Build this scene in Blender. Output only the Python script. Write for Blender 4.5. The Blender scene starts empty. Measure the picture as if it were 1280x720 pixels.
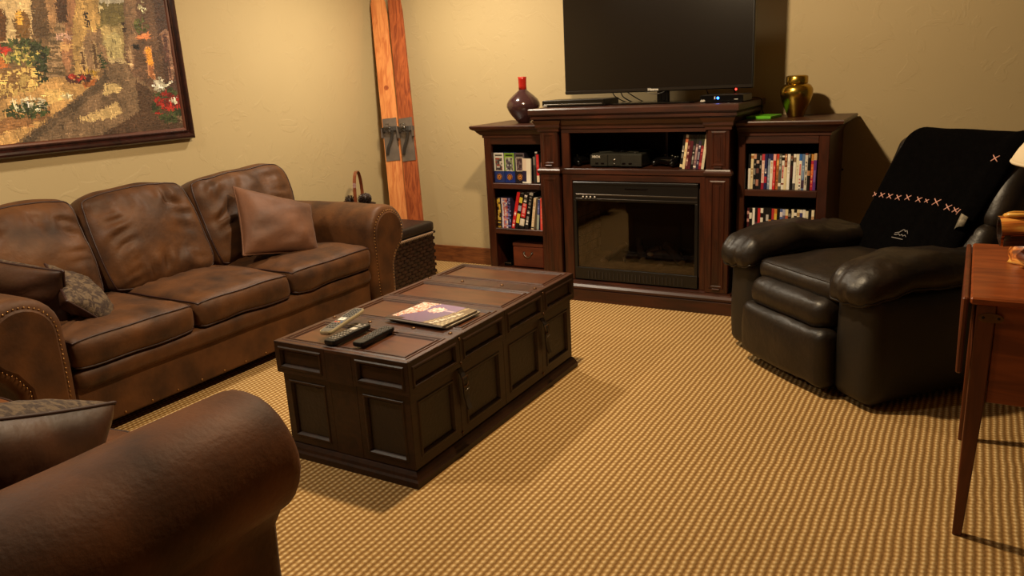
import bpy, bmesh, math, random
import numpy as np
from mathutils import Vector, Matrix, noise as mnoise

random.seed(7)
SC = bpy.context.scene
COL = SC.collection
PI = math.pi

# ------------------------------------------------------------------ camera
cam_data = bpy.data.cameras.new('camera')
cam_data.sensor_width = 36.0
cam_data.lens = 978.69 / 1280 * 36.0
cam_data.clip_start = 0.02
cam = bpy.data.objects.new('camera', cam_data)
COL.objects.link(cam)
yaw, pitch, roll = -0.535731, 0.263795, -0.052565
cy_, sy_, cp_, sp_ = math.cos(yaw), math.sin(yaw), math.cos(pitch), math.sin(pitch)
Fv = Vector((sy_ * cp_, cy_ * cp_, -sp_))
Rv = Vector((cy_, -sy_, 0))
Uv = Rv.cross(Fv)
R2 = Rv * math.cos(roll) + Uv * math.sin(roll)
U2 = -Rv * math.sin(roll) + Uv * math.cos(roll)
cam.matrix_world = Matrix(((R2.x, U2.x, -Fv.x, 0), (R2.y, U2.y, -Fv.y, 0), (R2.z, U2.z, -Fv.z, 1.35), (0, 0, 0, 1)))
SC.camera = cam

# ------------------------------------------------------------------ world, view, lights
SC.view_settings.view_transform = 'Standard'
SC.view_settings.look = 'None'
SC.view_settings.gamma = 1
SC.view_settings.use_curve_mapping = False
SC.view_settings.exposure = 0.0
world = bpy.data.worlds.new('world')
world.use_nodes = True
world.node_tree.nodes['Background'].inputs[0].default_value = (0.9, 0.62, 0.35, 1)
world.node_tree.nodes['Background'].inputs[1].default_value = 0.05
SC.world = world

WARM = (1.0, 0.86, 0.65)
def downlight(x, y, power, ang=125, blend=0.6, size=0.06, tint=None):
    ld = bpy.data.lights.new('recessed_lamp', 'SPOT')
    ld.energy = power
    ld.color = tint or WARM
    ld.spot_size = math.radians(ang)
    ld.spot_blend = blend
    ld.shadow_soft_size = size
    lo = bpy.data.objects.new('recessed_lamp', ld)
    COL.objects.link(lo)
    lo.location = (x, y, 2.42)
    return lo
downlight(-2.98, 3.95, 150, 170, 1.0, 0.07)
downlight(-2.95, 1.10, 130, 170, 1.0, 0.07)
downlight(-1.50, 2.68, 225, 178, 0.15, 0.06, (1.0, 0.76, 0.47))

# ------------------------------------------------------------------ helpers
def lin(c):
    return tuple(((v / 255) / 12.92 if v / 255 <= 0.04045 else ((v / 255 + 0.055) / 1.055) ** 2.4) for v in c[:3])

def wmat(o):
    m = o.matrix_basis.copy()
    p = o.parent
    while p:
        m = p.matrix_basis @ m
        p = p.parent
    return m

class MB:
    def __init__(self):
        self.v = []
        self.f = []
        self.sm = []
        self.c = []
    def add(self, verts, faces, smooth=False, col=None):
        o = len(self.v)
        self.v += [tuple(p) for p in verts]
        self.f += [tuple(i + o for i in f) for f in faces]
        self.sm += [smooth] * len(faces)
        if col is None or (len(col) == 3 and not hasattr(col[0], '__len__')):
            self.c += [col or (1, 1, 1)] * len(faces)
        else:
            self.c += list(col)
        return self
    def box(self, x0, x1, y0, y1, z0, z1, M=None, col=None):
        vs = [Vector((x, y, z)) for z in (z0, z1) for y in (y0, y1) for x in (x0, x1)]
        if M is not None:
            vs = [M @ p for p in vs]
        return self.add(vs, [(0, 2, 3, 1), (4, 5, 7, 6), (0, 1, 5, 4), (2, 6, 7, 3), (0, 4, 6, 2), (1, 3, 7, 5)], False, col)
    def cbox(self, x0, x1, y0, y1, z0, z1, c=0.004, M=None, col=None):
        # box with chamfered edges
        m = MB()
        xs, ys, zs = (x0, x1), (y0, y1), (z0, z1)
        vs, idx = [], {}
        for i in (0, 1):
            for j in (0, 1):
                for k in (0, 1):
                    sx, sy, sz = (1 - 2 * i) * c, (1 - 2 * j) * c, (1 - 2 * k) * c
                    for a, d in enumerate(((0, sy, sz), (sx, 0, sz), (sx, sy, 0))):
                        idx[i, j, k, a] = len(vs)
                        vs.append(Vector((xs[i] + d[0], ys[j] + d[1], zs[k] + d[2])))
        fs = []
        for i in (0, 1):
            f = [idx[i, 0, 0, 0], idx[i, 1, 0, 0], idx[i, 1, 1, 0], idx[i, 0, 1, 0]]
            fs.append(f if i else f[::-1])
            f = [idx[0, i, 0, 1], idx[0, i, 1, 1], idx[1, i, 1, 1], idx[1, i, 0, 1]]
            fs.append(f if i else f[::-1])
            f = [idx[0, 0, i, 2], idx[1, 0, i, 2], idx[1, 1, i, 2], idx[0, 1, i, 2]]
            fs.append(f if i else f[::-1])
        for a in (0, 1):
            for b in (0, 1):
                f = [idx[0, a, b, 1], idx[1, a, b, 1], idx[1, a, b, 2], idx[0, a, b, 2]]
                fs.append(f if (a == b) else f[::-1])
                f = [idx[a, 0, b, 2], idx[a, 1, b, 2], idx[a, 1, b, 0], idx[a, 0, b, 0]]
                fs.append(f if (a == b) else f[::-1])
                f = [idx[a, b, 0, 0], idx[a, b, 1, 0], idx[a, b, 1, 1], idx[a, b, 0, 1]]
                fs.append(f if (a == b) else f[::-1])
        for i in (0, 1):
            for j in (0, 1):
                for k in (0, 1):
                    f = [idx[i, j, k, 0], idx[i, j, k, 1], idx[i, j, k, 2]]
                    fs.append(f if (i + j + k) % 2 else f[::-1])
        if M is not None:
            vs = [M @ p for p in vs]
        return self.add(vs, fs, False, col)
    def lathe(self, prof, c=(0, 0, 0), n=24, M=None, smooth=True):
        vs, fs = [], []
        for r, z in prof:
            for i in range(n):
                a = 2 * PI * i / n
                vs.append(Vector((c[0] + r * math.cos(a), c[1] + r * math.sin(a), c[2] + z)))
        for k in range(len(prof) - 1):
            for i in range(n):
                j = (i + 1) % n
                fs.append((k * n + i, k * n + j, (k + 1) * n + j, (k + 1) * n + i))
        if prof[0][0] > 1e-5:
            fs.append(tuple(range(n))[::-1])
        if prof[-1][0] > 1e-5:
            fs.append(tuple((len(prof) - 1) * n + i for i in range(n)))
        if M is not None:
            vs = [M @ p for p in vs]
        return self.add(vs, fs, smooth)
    def tube(self, path, r, n=6, closed=False, smooth=True):
        P = [Vector(p) for p in path]
        m = len(P)
        vs, fs = [], []
        up = Vector((0.123, 0.231, 1)).normalized()
        for i in range(m):
            a = P[(i - 1) % m] if (closed or i > 0) else P[i]
            b = P[(i + 1) % m] if (closed or i < m - 1) else P[i]
            t = (b - a)
            t = t.normalized() if t.length > 1e-9 else Vector((0, 0, 1))
            s = t.cross(up)
            if s.length < 1e-3:
                s = t.cross(Vector((1, 0, 0)))
            s.normalize()
            q = s.cross(t)
            rr = r[i] if hasattr(r, '__len__') else r
            for k in range(n):
                an = 2 * PI * k / n
                vs.append(P[i] + (s * math.cos(an) + q * math.sin(an)) * rr)
        for i in range(m if closed else m - 1):
            for k in range(n):
                l = (k + 1) % n
                i2 = (i + 1) % m
                fs.append((i * n + k, i2 * n + k, i2 * n + l, i * n + l))
        if not closed:
            fs.append(tuple(range(n)))
            fs.append(tuple((m - 1) * n + k for k in range(n))[::-1])
        return self.add(vs, fs, smooth)
    def ball(self, c, r, n=8, m=5, sc=(1, 1, 1)):
        prof = [(r * math.sin(PI * k / m), -r * math.cos(PI * k / m)) for k in range(m + 1)]
        prof = [(max(a, 0.0002 * r), b) for a, b in prof]
        M = Matrix.Translation(Vector(c)) @ Matrix.Diagonal((sc[0], sc[1], sc[2], 1))
        return self.lathe(prof, (0, 0, 0), n, M)
    def rings(self, rings, cap0=True, cap1=True, smooth=False, closed=True):
        n = len(rings[0])
        vs = [p for r in rings for p in r]
        fs = []
        for k in range(len(rings) - 1):
            for i in range(n if closed else n - 1):
                j = (i + 1) % n
                fs.append((k * n + i, k * n + j, (k + 1) * n + j, (k + 1) * n + i))
        if cap0:
            fs.append(tuple(range(n))[::-1])
        if cap1:
            fs.append(tuple((len(rings) - 1) * n + i for i in range(n)))
        return self.add(vs, fs, smooth)
    def nested(self, o, u, v, n, w, h, prof, smooth=False):
        # rectangle w x h at o spanned by u, v: concentric rings (inset, height along n), filled at the last
        o, u, v, n = Vector(o), Vector(u), Vector(v), Vector(n)
        rs = []
        for ins, ht in prof:
            rs.append([o + u * a + v * b + n * ht for a, b in ((ins, ins), (w - ins, ins), (w - ins, h - ins), (ins, h - ins))])
        flip = u.cross(v).dot(n) < 0
        if flip:
            rs = [r[::-1] for r in rs]
        return self.rings(rs, cap0=False, cap1=True, smooth=smooth)
    def build(self, name, mat, parent=None, bev=0, seg=2, kind=None, label=None, local=False, sub=0, fixn=False, solid=0):
        me = bpy.data.meshes.new(name)
        vs = self.v
        if parent is not None and not local:
            Mi = wmat(parent).inverted()
            vs = [tuple(Mi @ Vector(p)) for p in vs]
        me.from_pydata(vs, [], self.f)
        me.polygons.foreach_set('use_smooth', self.sm)
        if any(c != (1, 1, 1) for c in self.c):
            at = me.color_attributes.new('Col', 'FLOAT_COLOR', 'CORNER')
            arr = np.ones((len(me.loops), 4), np.float32)
            i = 0
            for p, c in zip(me.polygons, self.c):
                k = p.loop_total
                arr[i:i + k, :3] = lin(c)
                i += k
            at.data.foreach_set('color', arr.ravel())
        me.update()
        if fixn:
            b = bmesh.new()
            b.from_mesh(me)
            bmesh.ops.recalc_face_normals(b, faces=b.faces)
            b.to_mesh(me)
            b.free()
        if isinstance(mat, (list, tuple)):
            for m in mat:
                me.materials.append(m)
        else:
            me.materials.append(mat)
        o = bpy.data.objects.new(name, me)
        COL.objects.link(o)
        if parent is not None:
            o.parent = parent
        if bev:
            md = o.modifiers.new('bevel', 'BEVEL')
            md.width = bev
            md.segments = seg
            md.limit_method = 'ANGLE'
            md.angle_limit = math.radians(40)
        if solid:
            md = o.modifiers.new('solid', 'SOLIDIFY')
            md.thickness = solid
            md.offset = 0
        if sub:
            md = o.modifiers.new('sub', 'SUBSURF')
            md.levels = md.render_levels = sub
        if kind:
            o['kind'] = kind
        if label:
            o['label'] = label
        return o

def thing(name, label, cat, loc=(0, 0, 0), rotz=0, group=None, rot=None):
    o = bpy.data.objects.new(name, None)
    o.empty_display_size = 0.1
    COL.objects.link(o)
    o.location = loc
    o.rotation_euler = rot if rot is not None else (0, 0, rotz)
    o['label'] = label
    o['category'] = cat
    if group:
        o['group'] = group
    return o
def tag(o, label, cat, group=None):
    o['label'] = label
    o['category'] = cat
    if group:
        o['group'] = group
    return o
def struct(o):
    o['kind'] = 'structure'
    return o
def text_part(name, body, size, mat, parent, M, ext=0.0006, align='CENTER', bold=0.0):
    cu = bpy.data.curves.new(name, 'FONT')
    cu.body = body
    cu.size = size
    cu.extrude = ext
    cu.offset = bold
    cu.align_x = align
    cu.align_y = 'CENTER'
    cu.resolution_u = 3
    t = bpy.data.objects.new(name, cu)
    COL.objects.link(t)
    dg = bpy.context.evaluated_depsgraph_get()
    me = bpy.data.meshes.new_from_object(t.evaluated_get(dg))
    bpy.data.objects.remove(t)
    Mi = wmat(parent).inverted() if parent else Matrix()
    me.transform(Mi @ M)
    me.materials.clear()
    me.materials.append(mat)
    o = bpy.data.objects.new(name, me)
    COL.objects.link(o)
    if parent:
        o.parent = parent
    return o
def basis(o, x, y, z):
    return Matrix(((x[0], y[0], z[0], o[0]), (x[1], y[1], z[1], o[1]), (x[2], y[2], z[2], o[2]), (0, 0, 0, 1)))

class Cush:
    """puffed rounded box; map() takes a point on the surface of the [-1,1] cube"""
    def __init__(s, M, h, r, crown=(0, 0, 0), corner=0.0, amp=0.0, freq=6.0, seed=0, wr=0.0, fn=None):
        s.M, s.h, s.r, s.crown, s.corner, s.amp, s.freq, s.wr, s.fn = M, h, r, crown, corner, amp, freq, wr, fn
        s.seed = Vector((seed * 3.7, seed * 1.3, seed * 7.1))
    def map(s, p, off=0.0):
        h, r = s.h, s.r
        q, d = [], []
        for i in range(3):
            x = p[i] * h[i]
            c = max(-(h[i] - r), min(h[i] - r, x))
            q.append(c)
            d.append(x - c)
        d = Vector(d)
        if d.length < 1e-9:
            d = Vector((0, 0, 1))
        d.normalize()
        pos = Vector(q) + d * (r + off)
        n = [max(-1, min(1, pos[i] / h[i])) for i in range(3)]
        c = s.crown
        base = pos.copy()
        pos.z += c[2] * (1 - n[0] ** 2) * (1 - n[1] ** 2) * n[2]
        pos.x += c[0] * (1 - n[1] ** 2) * (1 - n[2] ** 2) * n[0]
        pos.y += c[1] * (1 - n[0] ** 2) * (1 - n[2] ** 2) * n[1]
        if s.corner:
            k = 1 - s.corner * (n[0] * n[0] * n[1] * n[1]) ** 1.5
            pos.x *= k
            pos.y *= k
        if s.amp:
            pos += d * s.amp * mnoise.noise(base * s.freq + s.seed)
        if s.wr:
            # gathers radiating from the side seams
            e = math.exp(-((abs(n[0]) - 0.60) / 0.20) ** 2) * (1 - abs(n[1]) ** 4)
            e2 = math.exp(-((abs(n[1]) - 0.62) / 0.18) ** 2) * (1 - abs(n[0]) ** 4)
            wx = base.x + 0.05 * mnoise.noise(base * 7 + s.seed)
            wy = base.y + 0.05 * mnoise.noise(base * 7 - s.seed) + 0.25 * abs(base.x)
            gate = 0.35 + 0.9 * max(0.0, mnoise.noise(base * 5 + s.seed * 2) + 0.35)
            wv = (mnoise.noise(Vector((wx * 4, wy * 24, 5)) + s.seed) * e + mnoise.noise(Vector((wx * 22, base.y * 4, 9)) + s.seed) * e2) * gate
            pos += d * s.wr * wv
        if s.fn:
            pos = s.fn(pos, n)
        return s.M @ pos
    def mesh(s, mb, n=(16, 16, 6)):
        def ts(k):
            return [math.sin(PI / 2 * (-1 + 2 * i / k)) * 0.6 + 0.4 * (-1 + 2 * i / k) for i in range(k + 1)]
        for ax in range(3):
            a, b = (ax + 1) % 3, (ax + 2) % 3
            ta, tb = ts(n[a]), ts(n[b])
            for sgn in (-1, 1):
                vs = []
                for x in ta:
                    for y in tb:
                        p = [0, 0, 0]
                        p[ax], p[a], p[b] = sgn, x, y
                        vs.append(s.map(p))
                nb = len(tb)
                fs = []
                for i in range(len(ta) - 1):
                    for j in range(nb - 1):
                        f = (i * nb + j, (i + 1) * nb + j, (i + 1) * nb + j + 1, i * nb + j + 1)
                        fs.append(f if sgn > 0 else f[::-1])
                mb.add(vs, fs, True)
        return mb
    def loop(s, ax, sgn, n=14, off=0.001, skip=()):
        a, b = (ax + 1) % 3, (ax + 2) % 3
        pts = []
        T = [-1 + 2 * i / n for i in range(n)]
        for (fa, fb) in ((lambda t: (t, -1)), (lambda t: (1, t)), (lambda t: (-t, 1)), (lambda t: (-1, -t))) if False else ():
            pass
        for side in range(4):
            for t in T:
                x, y = ((t, -1), (1, t), (-t, 1), (-1, -t))[side]
                p = [0, 0, 0]
                p[ax], p[a], p[b] = sgn, x, y
                pts.append(s.map(p, off))
        return pts
def cush_build(name, cu, mat, parent, n=(16, 16, 6), label=None, piping=None, pmat=None, pr=0.006, ax=2, sgn=1, local=True):
    mb = MB()
    cu.mesh(mb, n)
    o = mb.build(name, mat, parent, fixn=False, label=label, local=local)
    b = bmesh.new()
    b.from_mesh(o.data)
    bmesh.ops.remove_doubles(b, verts=b.verts, dist=0.0004)
    bmesh.ops.recalc_face_normals(b, faces=b.faces)
    for f in b.faces:
        f.smooth = True
    b.to_mesh(o.data)
    b.free()
    if piping:
        MB().tube(cu.loop(ax, sgn, 16), pr, 6, closed=True).build('piping', pmat or mat, o)
    return o

# ------------------------------------------------------------------ materials
def newmat(name):
    m = bpy.data.materials.new(name)
    m.use_nodes = True
    nt = m.node_tree
    b = nt.nodes['Principled BSDF']
    return m, nt, b
def nd(nt, t, **kw):
    n = nt.nodes.new(t)
    for k, v in kw.items():
        if k.startswith('i_'):
            key = k[2:]
            key = int(key) if key.isdigit() else key
            n.inputs[key].default_value = v
        else:
            setattr(n, k, v)
    return n
def mat(name, c1, c2=None, scale=6.0, stretch=(1, 1, 1), rough=0.5, metal=0.0, bump=0.0, bscale=None, bstretch=None, detail=5, coat=0.0, sheen=0.0, spec=0.5, emit=None, estr=0, distort=0.0, rvar=0.0, blur=(0.35, 0.65), bdist=0.01):
    m, nt, b = newmat(name)
    L = nt.links.new
    b.inputs['Roughness'].default_value = rough
    b.inputs['Metallic'].default_value = metal
    b.inputs['Specular IOR Level'].default_value = spec
    b.inputs['Coat Weight'].default_value = coat
    b.inputs['Coat Roughness'].default_value = 0.15
    b.inputs['Sheen Weight'].default_value = sheen
    b.inputs['Base Color'].default_value = lin(c1) + (1,)
    tc = nd(nt, 'ShaderNodeTexCoord')
    mp = nd(nt, 'ShaderNodeMapping', i_Scale=stretch)
    L(tc.outputs['Object'], mp.inputs['Vector'])
    if c2 is not None:
        nz = nd(nt, 'ShaderNodeTexNoise', i_Scale=scale, i_Detail=detail, i_Distortion=distort)
        L(mp.outputs[0], nz.inputs['Vector'])
        rp = nd(nt, 'ShaderNodeValToRGB')
        rp.color_ramp.elements[0].position = blur[0]
        rp.color_ramp.elements[1].position = blur[1]
        rp.color_ramp.elements[0].color = lin(c1) + (1,)
        rp.color_ramp.elements[1].color = lin(c2) + (1,)
        L(nz.outputs['Fac'], rp.inputs[0])
        L(rp.outputs[0], b.inputs['Base Color'])
        if rvar:
            mr = nd(nt, 'ShaderNodeMapRange')
            mr.inputs['To Min'].default_value = rough - rvar
            mr.inputs['To Max'].default_value = rough + rvar
            L(nz.outputs['Fac'], mr.inputs['Value'])
            L(mr.outputs[0], b.inputs['Roughness'])
    if bump:
        mp2 = nd(nt, 'ShaderNodeMapping', i_Scale=bstretch or stretch)
        L(tc.outputs['Object'], mp2.inputs['Vector'])
        n2 = nd(nt, 'ShaderNodeTexNoise', i_Scale=bscale or scale, i_Detail=4)
        L(mp2.outputs[0], n2.inputs['Vector'])
        bp = nd(nt, 'ShaderNodeBump', i_Strength=bump, i_Distance=bdist)
        L(n2.outputs['Fac'], bp.inputs['Height'])
        L(bp.outputs[0], b.inputs['Normal'])
    if emit:
        b.inputs['Emission Color'].default_value = lin(emit) + (1,)
        b.inputs['Emission Strength'].default_value = estr
    return m
def colmat(name, rough=0.4, spec=0.4, bump=0.0, bscale=60, coat=0.0):
    m, nt, b = newmat(name)
    at = nd(nt, 'ShaderNodeAttribute', attribute_name='Col')
    nt.links.new(at.outputs['Color'], b.inputs['Base Color'])
    b.inputs['Roughness'].default_value = rough
    b.inputs['Specular IOR Level'].default_value = spec
    b.inputs['Coat Weight'].default_value = coat
    if bump:
        tc = nd(nt, 'ShaderNodeTexCoord')
        n2 = nd(nt, 'ShaderNodeTexNoise', i_Scale=bscale, i_Detail=4)
        nt.links.new(tc.outputs['Object'], n2.inputs['Vector'])
        bp = nd(nt, 'ShaderNodeBump', i_Strength=bump, i_Distance=0.01)
        nt.links.new(n2.outputs['Fac'], bp.inputs['Height'])
        nt.links.new(bp.outputs[0], b.inputs['Normal'])
    return m

def wall_mat():
    m, nt, b = newmat('tan_plaster')
    L = nt.links.new
    tc = nd(nt, 'ShaderNodeTexCoord')
    n1 = nd(nt, 'ShaderNodeTexNoise', i_Scale=1.3, i_Detail=3)
    L(tc.outputs['Object'], n1.inputs['Vector'])
    mx = nd(nt, 'ShaderNodeMix', data_type='RGBA')
    mx.inputs[6].default_value = lin((172, 153, 114)) + (1,)
    mx.inputs[7].default_value = lin((182, 163, 124)) + (1,)
    L(n1.outputs['Fac'], mx.inputs[0])
    L(mx.outputs[2], b.inputs['Base Color'])
    b.inputs['Roughness'].default_value = 0.62
    b.inputs['Specular IOR Level'].default_value = 0.35
    n2 = nd(nt, 'ShaderNodeTexNoise', i_Scale=7.0, i_Detail=6, i_Roughness=0.55, i_Distortion=1.2)
    L(tc.outputs['Object'], n2.inputs['Vector'])
    rp = nd(nt, 'ShaderNodeValToRGB')
    rp.color_ramp.elements[0].position = 0.56
    rp.color_ramp.elements[1].position = 0.60
    L(n2.outputs['Fac'], rp.inputs[0])
    n3 = nd(nt, 'ShaderNodeTexNoise', i_Scale=45.0, i_Detail=3)
    L(tc.outputs['Object'], n3.inputs['Vector'])
    ad = nd(nt, 'ShaderNodeMath', operation='MULTIPLY_ADD')
    ad.inputs[1].default_value = 0.35
    L(n3.outputs['Fac'], ad.inputs[0])
    L(rp.outputs[0], ad.inputs[2])
    bp = nd(nt, 'ShaderNodeBump', i_Strength=0.22, i_Distance=0.004)
    L(ad.outputs[0], bp.inputs['Height'])
    L(bp.outputs[0], b.inputs['Normal'])
    return m

def carpet_mat():
    m, nt, b = newmat('woven_loop_carpet')
    L = nt.links.new
    tc = nd(nt, 'ShaderNodeTexCoord')
    sp = nd(nt, 'ShaderNodeSeparateXYZ')
    # slight wobble of the rows
    nw = nd(nt, 'ShaderNodeTexNoise', i_Scale=9.0, i_Detail=2)
    L(tc.outputs['Object'], nw.inputs['Vector'])
    wob = nd(nt, 'ShaderNodeVectorMath', operation='MULTIPLY_ADD')
    wob.inputs[1].default_value = (0.010, 0.010, 0)
    L(nw.outputs['Color'], wob.inputs[0])
    L(tc.outputs['Object'], wob.inputs[2])
    L(wob.outputs[0], sp.inputs[0])
    def M(op, a, bb=None, c=None):
        n = nd(nt, 'ShaderNodeMath', operation=op)
        for i, x in enumerate((a, bb, c)):
            if x is None:
                continue
            if isinstance(x, (int, float)):
                n.inputs[i].default_value = x
            else:
                L(x, n.inputs[i])
        return n.outputs[0]
    PX, PY = 0.0225, 0.0215
    ux = M('DIVIDE', sp.outputs[0], PX)
    row = M('FLOOR', ux)
    fx = M('SUBTRACT', M('FRACT', ux), 0.5)
    uy = M('ADD', M('DIVIDE', sp.outputs[1], PY), M('MULTIPLY', row, 0.5))
    fy = M('SUBTRACT', M('FRACT', uy), 0.5)
    ridge = M('COSINE', M('MULTIPLY', fx, 2 * PI))            # 1 at the row's crown, -1 in the groove
    loop_ = M('COSINE', M('MULTIPLY', fy, 2 * PI))
    rr = M('EXPONENT', M('MULTIPLY', M('POWER', M('DIVIDE', fx, 0.32), 2.0), -1.0))
    ll = M('EXPONENT', M('MULTIPLY', M('POWER', M('DIVIDE', fy, 0.32), 2.0), -1.0))
    hgt = M('MULTIPLY', rr, M('MULTIPLY_ADD', ll, 0.56, 0.44))
    nf = nd(nt, 'ShaderNodeTexNoise', i_Scale=140.0, i_Detail=3)
    L(tc.outputs['Object'], nf.inputs['Vector'])
    v = M('ADD', hgt, M('MULTIPLY', M('SUBTRACT', nf.outputs['Fac'], 0.5), 0.45))
    rp = nd(nt, 'ShaderNodeValToRGB')
    e = rp.color_ramp.elements
    e[0].position, e[0].color = 0.05, lin((128, 92, 48)) + (1,)
    e[1].position, e[1].color = 0.95, lin((226, 196, 142)) + (1,)
    k = e.new(0.45)
    k.color = lin((176, 138, 84)) + (1,)
    L(v, rp.inputs[0])
    nb = nd(nt, 'ShaderNodeTexNoise', i_Scale=1.6, i_Detail=4)
    L(tc.outputs['Object'], nb.inputs['Vector'])
    mx = nd(nt, 'ShaderNodeMix', data_type='RGBA', blend_type='MULTIPLY')
    mx.inputs[0].default_value = 0.22
    L(rp.outputs[0], mx.inputs[6])
    L(nb.outputs['Fac'], mx.inputs[7])
    L(mx.outputs[2], b.inputs['Base Color'])
    b.inputs['Roughness'].default_value = 0.9
    b.inputs['Specular IOR Level'].default_value = 0.15
    bp = nd(nt, 'ShaderNodeBump', i_Strength=0.7, i_Distance=0.006)
    L(v, bp.inputs['Height'])
    L(bp.outputs[0], b.inputs['Normal'])
    return m

M_wall = wall_mat()
M_carpet = carpet_mat()
M_ceiling = mat('ceiling_paint', (205, 190, 160), rough=0.8)
M_basewood = mat('baseboard_wood', (126, 74, 36), (92, 50, 24), 3, (2, 2, 14), rough=0.5, distort=1.5)
M_suede = mat('brown_suede', (94, 58, 29), (48, 28, 14), 7, (1, 1, 1), rough=0.55, bump=0.35, bscale=16, sheen=0.04, spec=0.25, blur=(0.3, 0.72), rvar=0.1, bdist=0.012)
M_suede2 = mat('light_brown_suede', (104, 66, 42), (78, 48, 30), 5, rough=0.62, bump=0.3, bscale=14, sheen=0.08, spec=0.3)
M_worn = mat('worn_brown_suede', (104, 60, 26), (44, 24, 11), 3.6, rough=0.62, bump=0.14, bscale=70, sheen=0.02, spec=0.22, blur=(0.32, 0.68), rvar=0.12)
M_piping = mat('dark_piping', (46, 20, 14), rough=0.5)
M_brass_nail = mat('nail_brass', (170, 130, 80), rough=0.3, metal=1.0)
M_floral = mat('floral_tapestry', (94, 76, 56), (52, 36, 26), 38, rough=0.85, bump=0.4, bscale=120, blur=(0.42, 0.55), distort=1.0)
M_pillow_leather = mat('dark_pillow_leather', (78, 46, 26), (52, 30, 18), 6, rough=0.42, bump=0.3, bscale=18)
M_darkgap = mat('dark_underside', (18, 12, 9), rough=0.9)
M_trunk_frame = mat('walnut_frame', (72, 39, 22), (52, 28, 16), 5, (6, 1.2, 6), rough=0.38, spec=0.5, distort=1.0)
M_trunk = mat('dark_walnut', (52, 29, 16), (36, 20, 11), 5, (6, 1.2, 6), rough=0.42, spec=0.32, distort=1.0, bump=0.05, bscale=30)
M_trunk_top = mat('warm_walnut_top', (92, 52, 28), (70, 38, 21), 4, (1.5, 6, 1.5), rough=0.30, spec=0.55, distort=0.8)
M_trunk_panel = mat('hammered_panel', (36, 22, 12), (24, 15, 9), 10, rough=0.5, bump=0.5, bscale=70, bdist=0.004)
M_cherry = mat('cherry_wood', (68, 31, 16), (42, 19, 11), 4, (7, 7, 0.9), rough=0.33, spec=0.5, distort=0.8)
M_cherry_h = mat('cherry_wood_horizontal', (66, 31, 16), (42, 20, 11), 4, (0.9, 7, 7), rough=0.4, spec=0.5, distort=0.8)
M_black_in = mat('dark_interior', (38, 21, 14), rough=0.6)
M_black = mat('black_plastic', (14, 13, 12), rough=0.35)
M_gloss_black = mat('gloss_black', (9, 8, 8), rough=0.12, spec=0.6)
M_screen = mat('tv_screen', (22, 16, 10), rough=0.22, spec=0.5)  # brown base colour stands in for the room's faint reflection in the glass
M_grey = mat('grey_metal', (150, 146, 140), rough=0.3, metal=1.0)
M_silver_txt = mat('silver_print', (205, 200, 190), rough=0.35)
M_white_txt = mat('white_print', (225, 220, 205), rough=0.6)
M_leather = mat('black_leather', (36, 27, 19), (24, 18, 13), 9, rough=0.42, bump=0.3, bscale=30, spec=0.42, rvar=0.06, bdist=0.008)
M_vinyl = mat('dark_vinyl', (28, 22, 15), (20, 16, 11), 7, rough=0.5, bump=0.08, bscale=60)
M_blanket = mat('black_fleece', (7, 6, 6), (5, 4, 4), 40, rough=1.0, bump=0.2, bscale=200, spec=0.03)
M_stitch = mat('pink_yarn', (205, 150, 135), rough=0.8)
M_logo = mat('grey_thread', (150, 142, 138), rough=0.7)
M_ski = mat('ski_pine', (214, 142, 82), (182, 104, 54), 4, (9, 9, 0.7), rough=0.4, distort=1.2, spec=0.5)
M_ski2 = mat('ski_pine_dark', (168, 88, 46), (120, 54, 28), 4, (8, 8, 0.8), rough=0.4, distort=2.0, spec=0.5)
M_plate = mat('binding_plate', (112, 100, 90), (88, 80, 74), 12, rough=0.5, metal=0.3)
M_strap = mat('dark_strap', (38, 32, 28), rough=0.6)
M_vase = mat('plum_glaze', (58, 35, 36), rough=0.14, spec=0.6, coat=0.4)
M_vase_red = mat('red_glaze', (190, 42, 28), (150, 26, 20), 20, rough=0.25)
M_brass = mat('polished_brass', (196, 166, 72), (160, 128, 52), 5, rough=0.24, metal=1.0)
M_green = mat('green_case', (96, 176, 40), rough=0.3)
M_wicker = mat('dark_wicker', (52, 27, 18), (32, 17, 12), 30, rough=0.5, bump=0.4, bscale=80)
M_cush_black = mat('brown_black_vinyl', (40, 28, 24), (30, 22, 19), 9, rough=0.45, bump=0.1, bscale=60)
M_copper = mat('bent_wood_handle', (120, 62, 34), (90, 40, 22), 8, rough=0.28, coat=0.5)
M_cone = mat('pine_cone', (54, 34, 28), (36, 24, 22), 30, rough=0.5)
M_desk = mat('red_brown_maple', (150, 76, 34), (112, 52, 24), 4, (0.8, 6, 6), rough=0.32, distort=1.4, spec=0.5)
M_desk_v = mat('red_brown_leg', (112, 56, 28), (84, 40, 20), 4, (6, 6, 0.8), rough=0.36, distort=1.0)
M_oldbrass = mat('old_brass', (120, 88, 56), (84, 58, 36), 20, rough=0.4, metal=0.7)
M_burl = mat('driftwood_burl', (196, 122, 50), (70, 34, 16), 6, (1, 1, 4), rough=0.35, distort=2.5, coat=0.3)
M_burl_b = mat('bark_and_hollow_shade', (56, 32, 18), (28, 16, 10), 8, rough=0.5, bump=0.6, bscale=20)
M_shade, _nt, _b = newmat('cream_lampshade')
_b.inputs['Base Color'].default_value = lin((236, 224, 196)) + (1,)
_b.inputs['Roughness'].default_value = 0.8
_tl = nd(_nt, 'ShaderNodeBsdfTranslucent', i_Color=lin((240, 222, 180)) + (1,))
_mx = nd(_nt, 'ShaderNodeMixShader')
_mx.inputs[0].default_value = 0.35
_nt.links.new(_b.outputs[0], _mx.inputs[1])
_nt.links.new(_tl.outputs[0], _mx.inputs[2])
_nt.links.new(_mx.outputs[0], _nt.nodes['Material Output'].inputs[0])
M_print = colmat('printed_paper', 0.4, 0.4)
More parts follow.
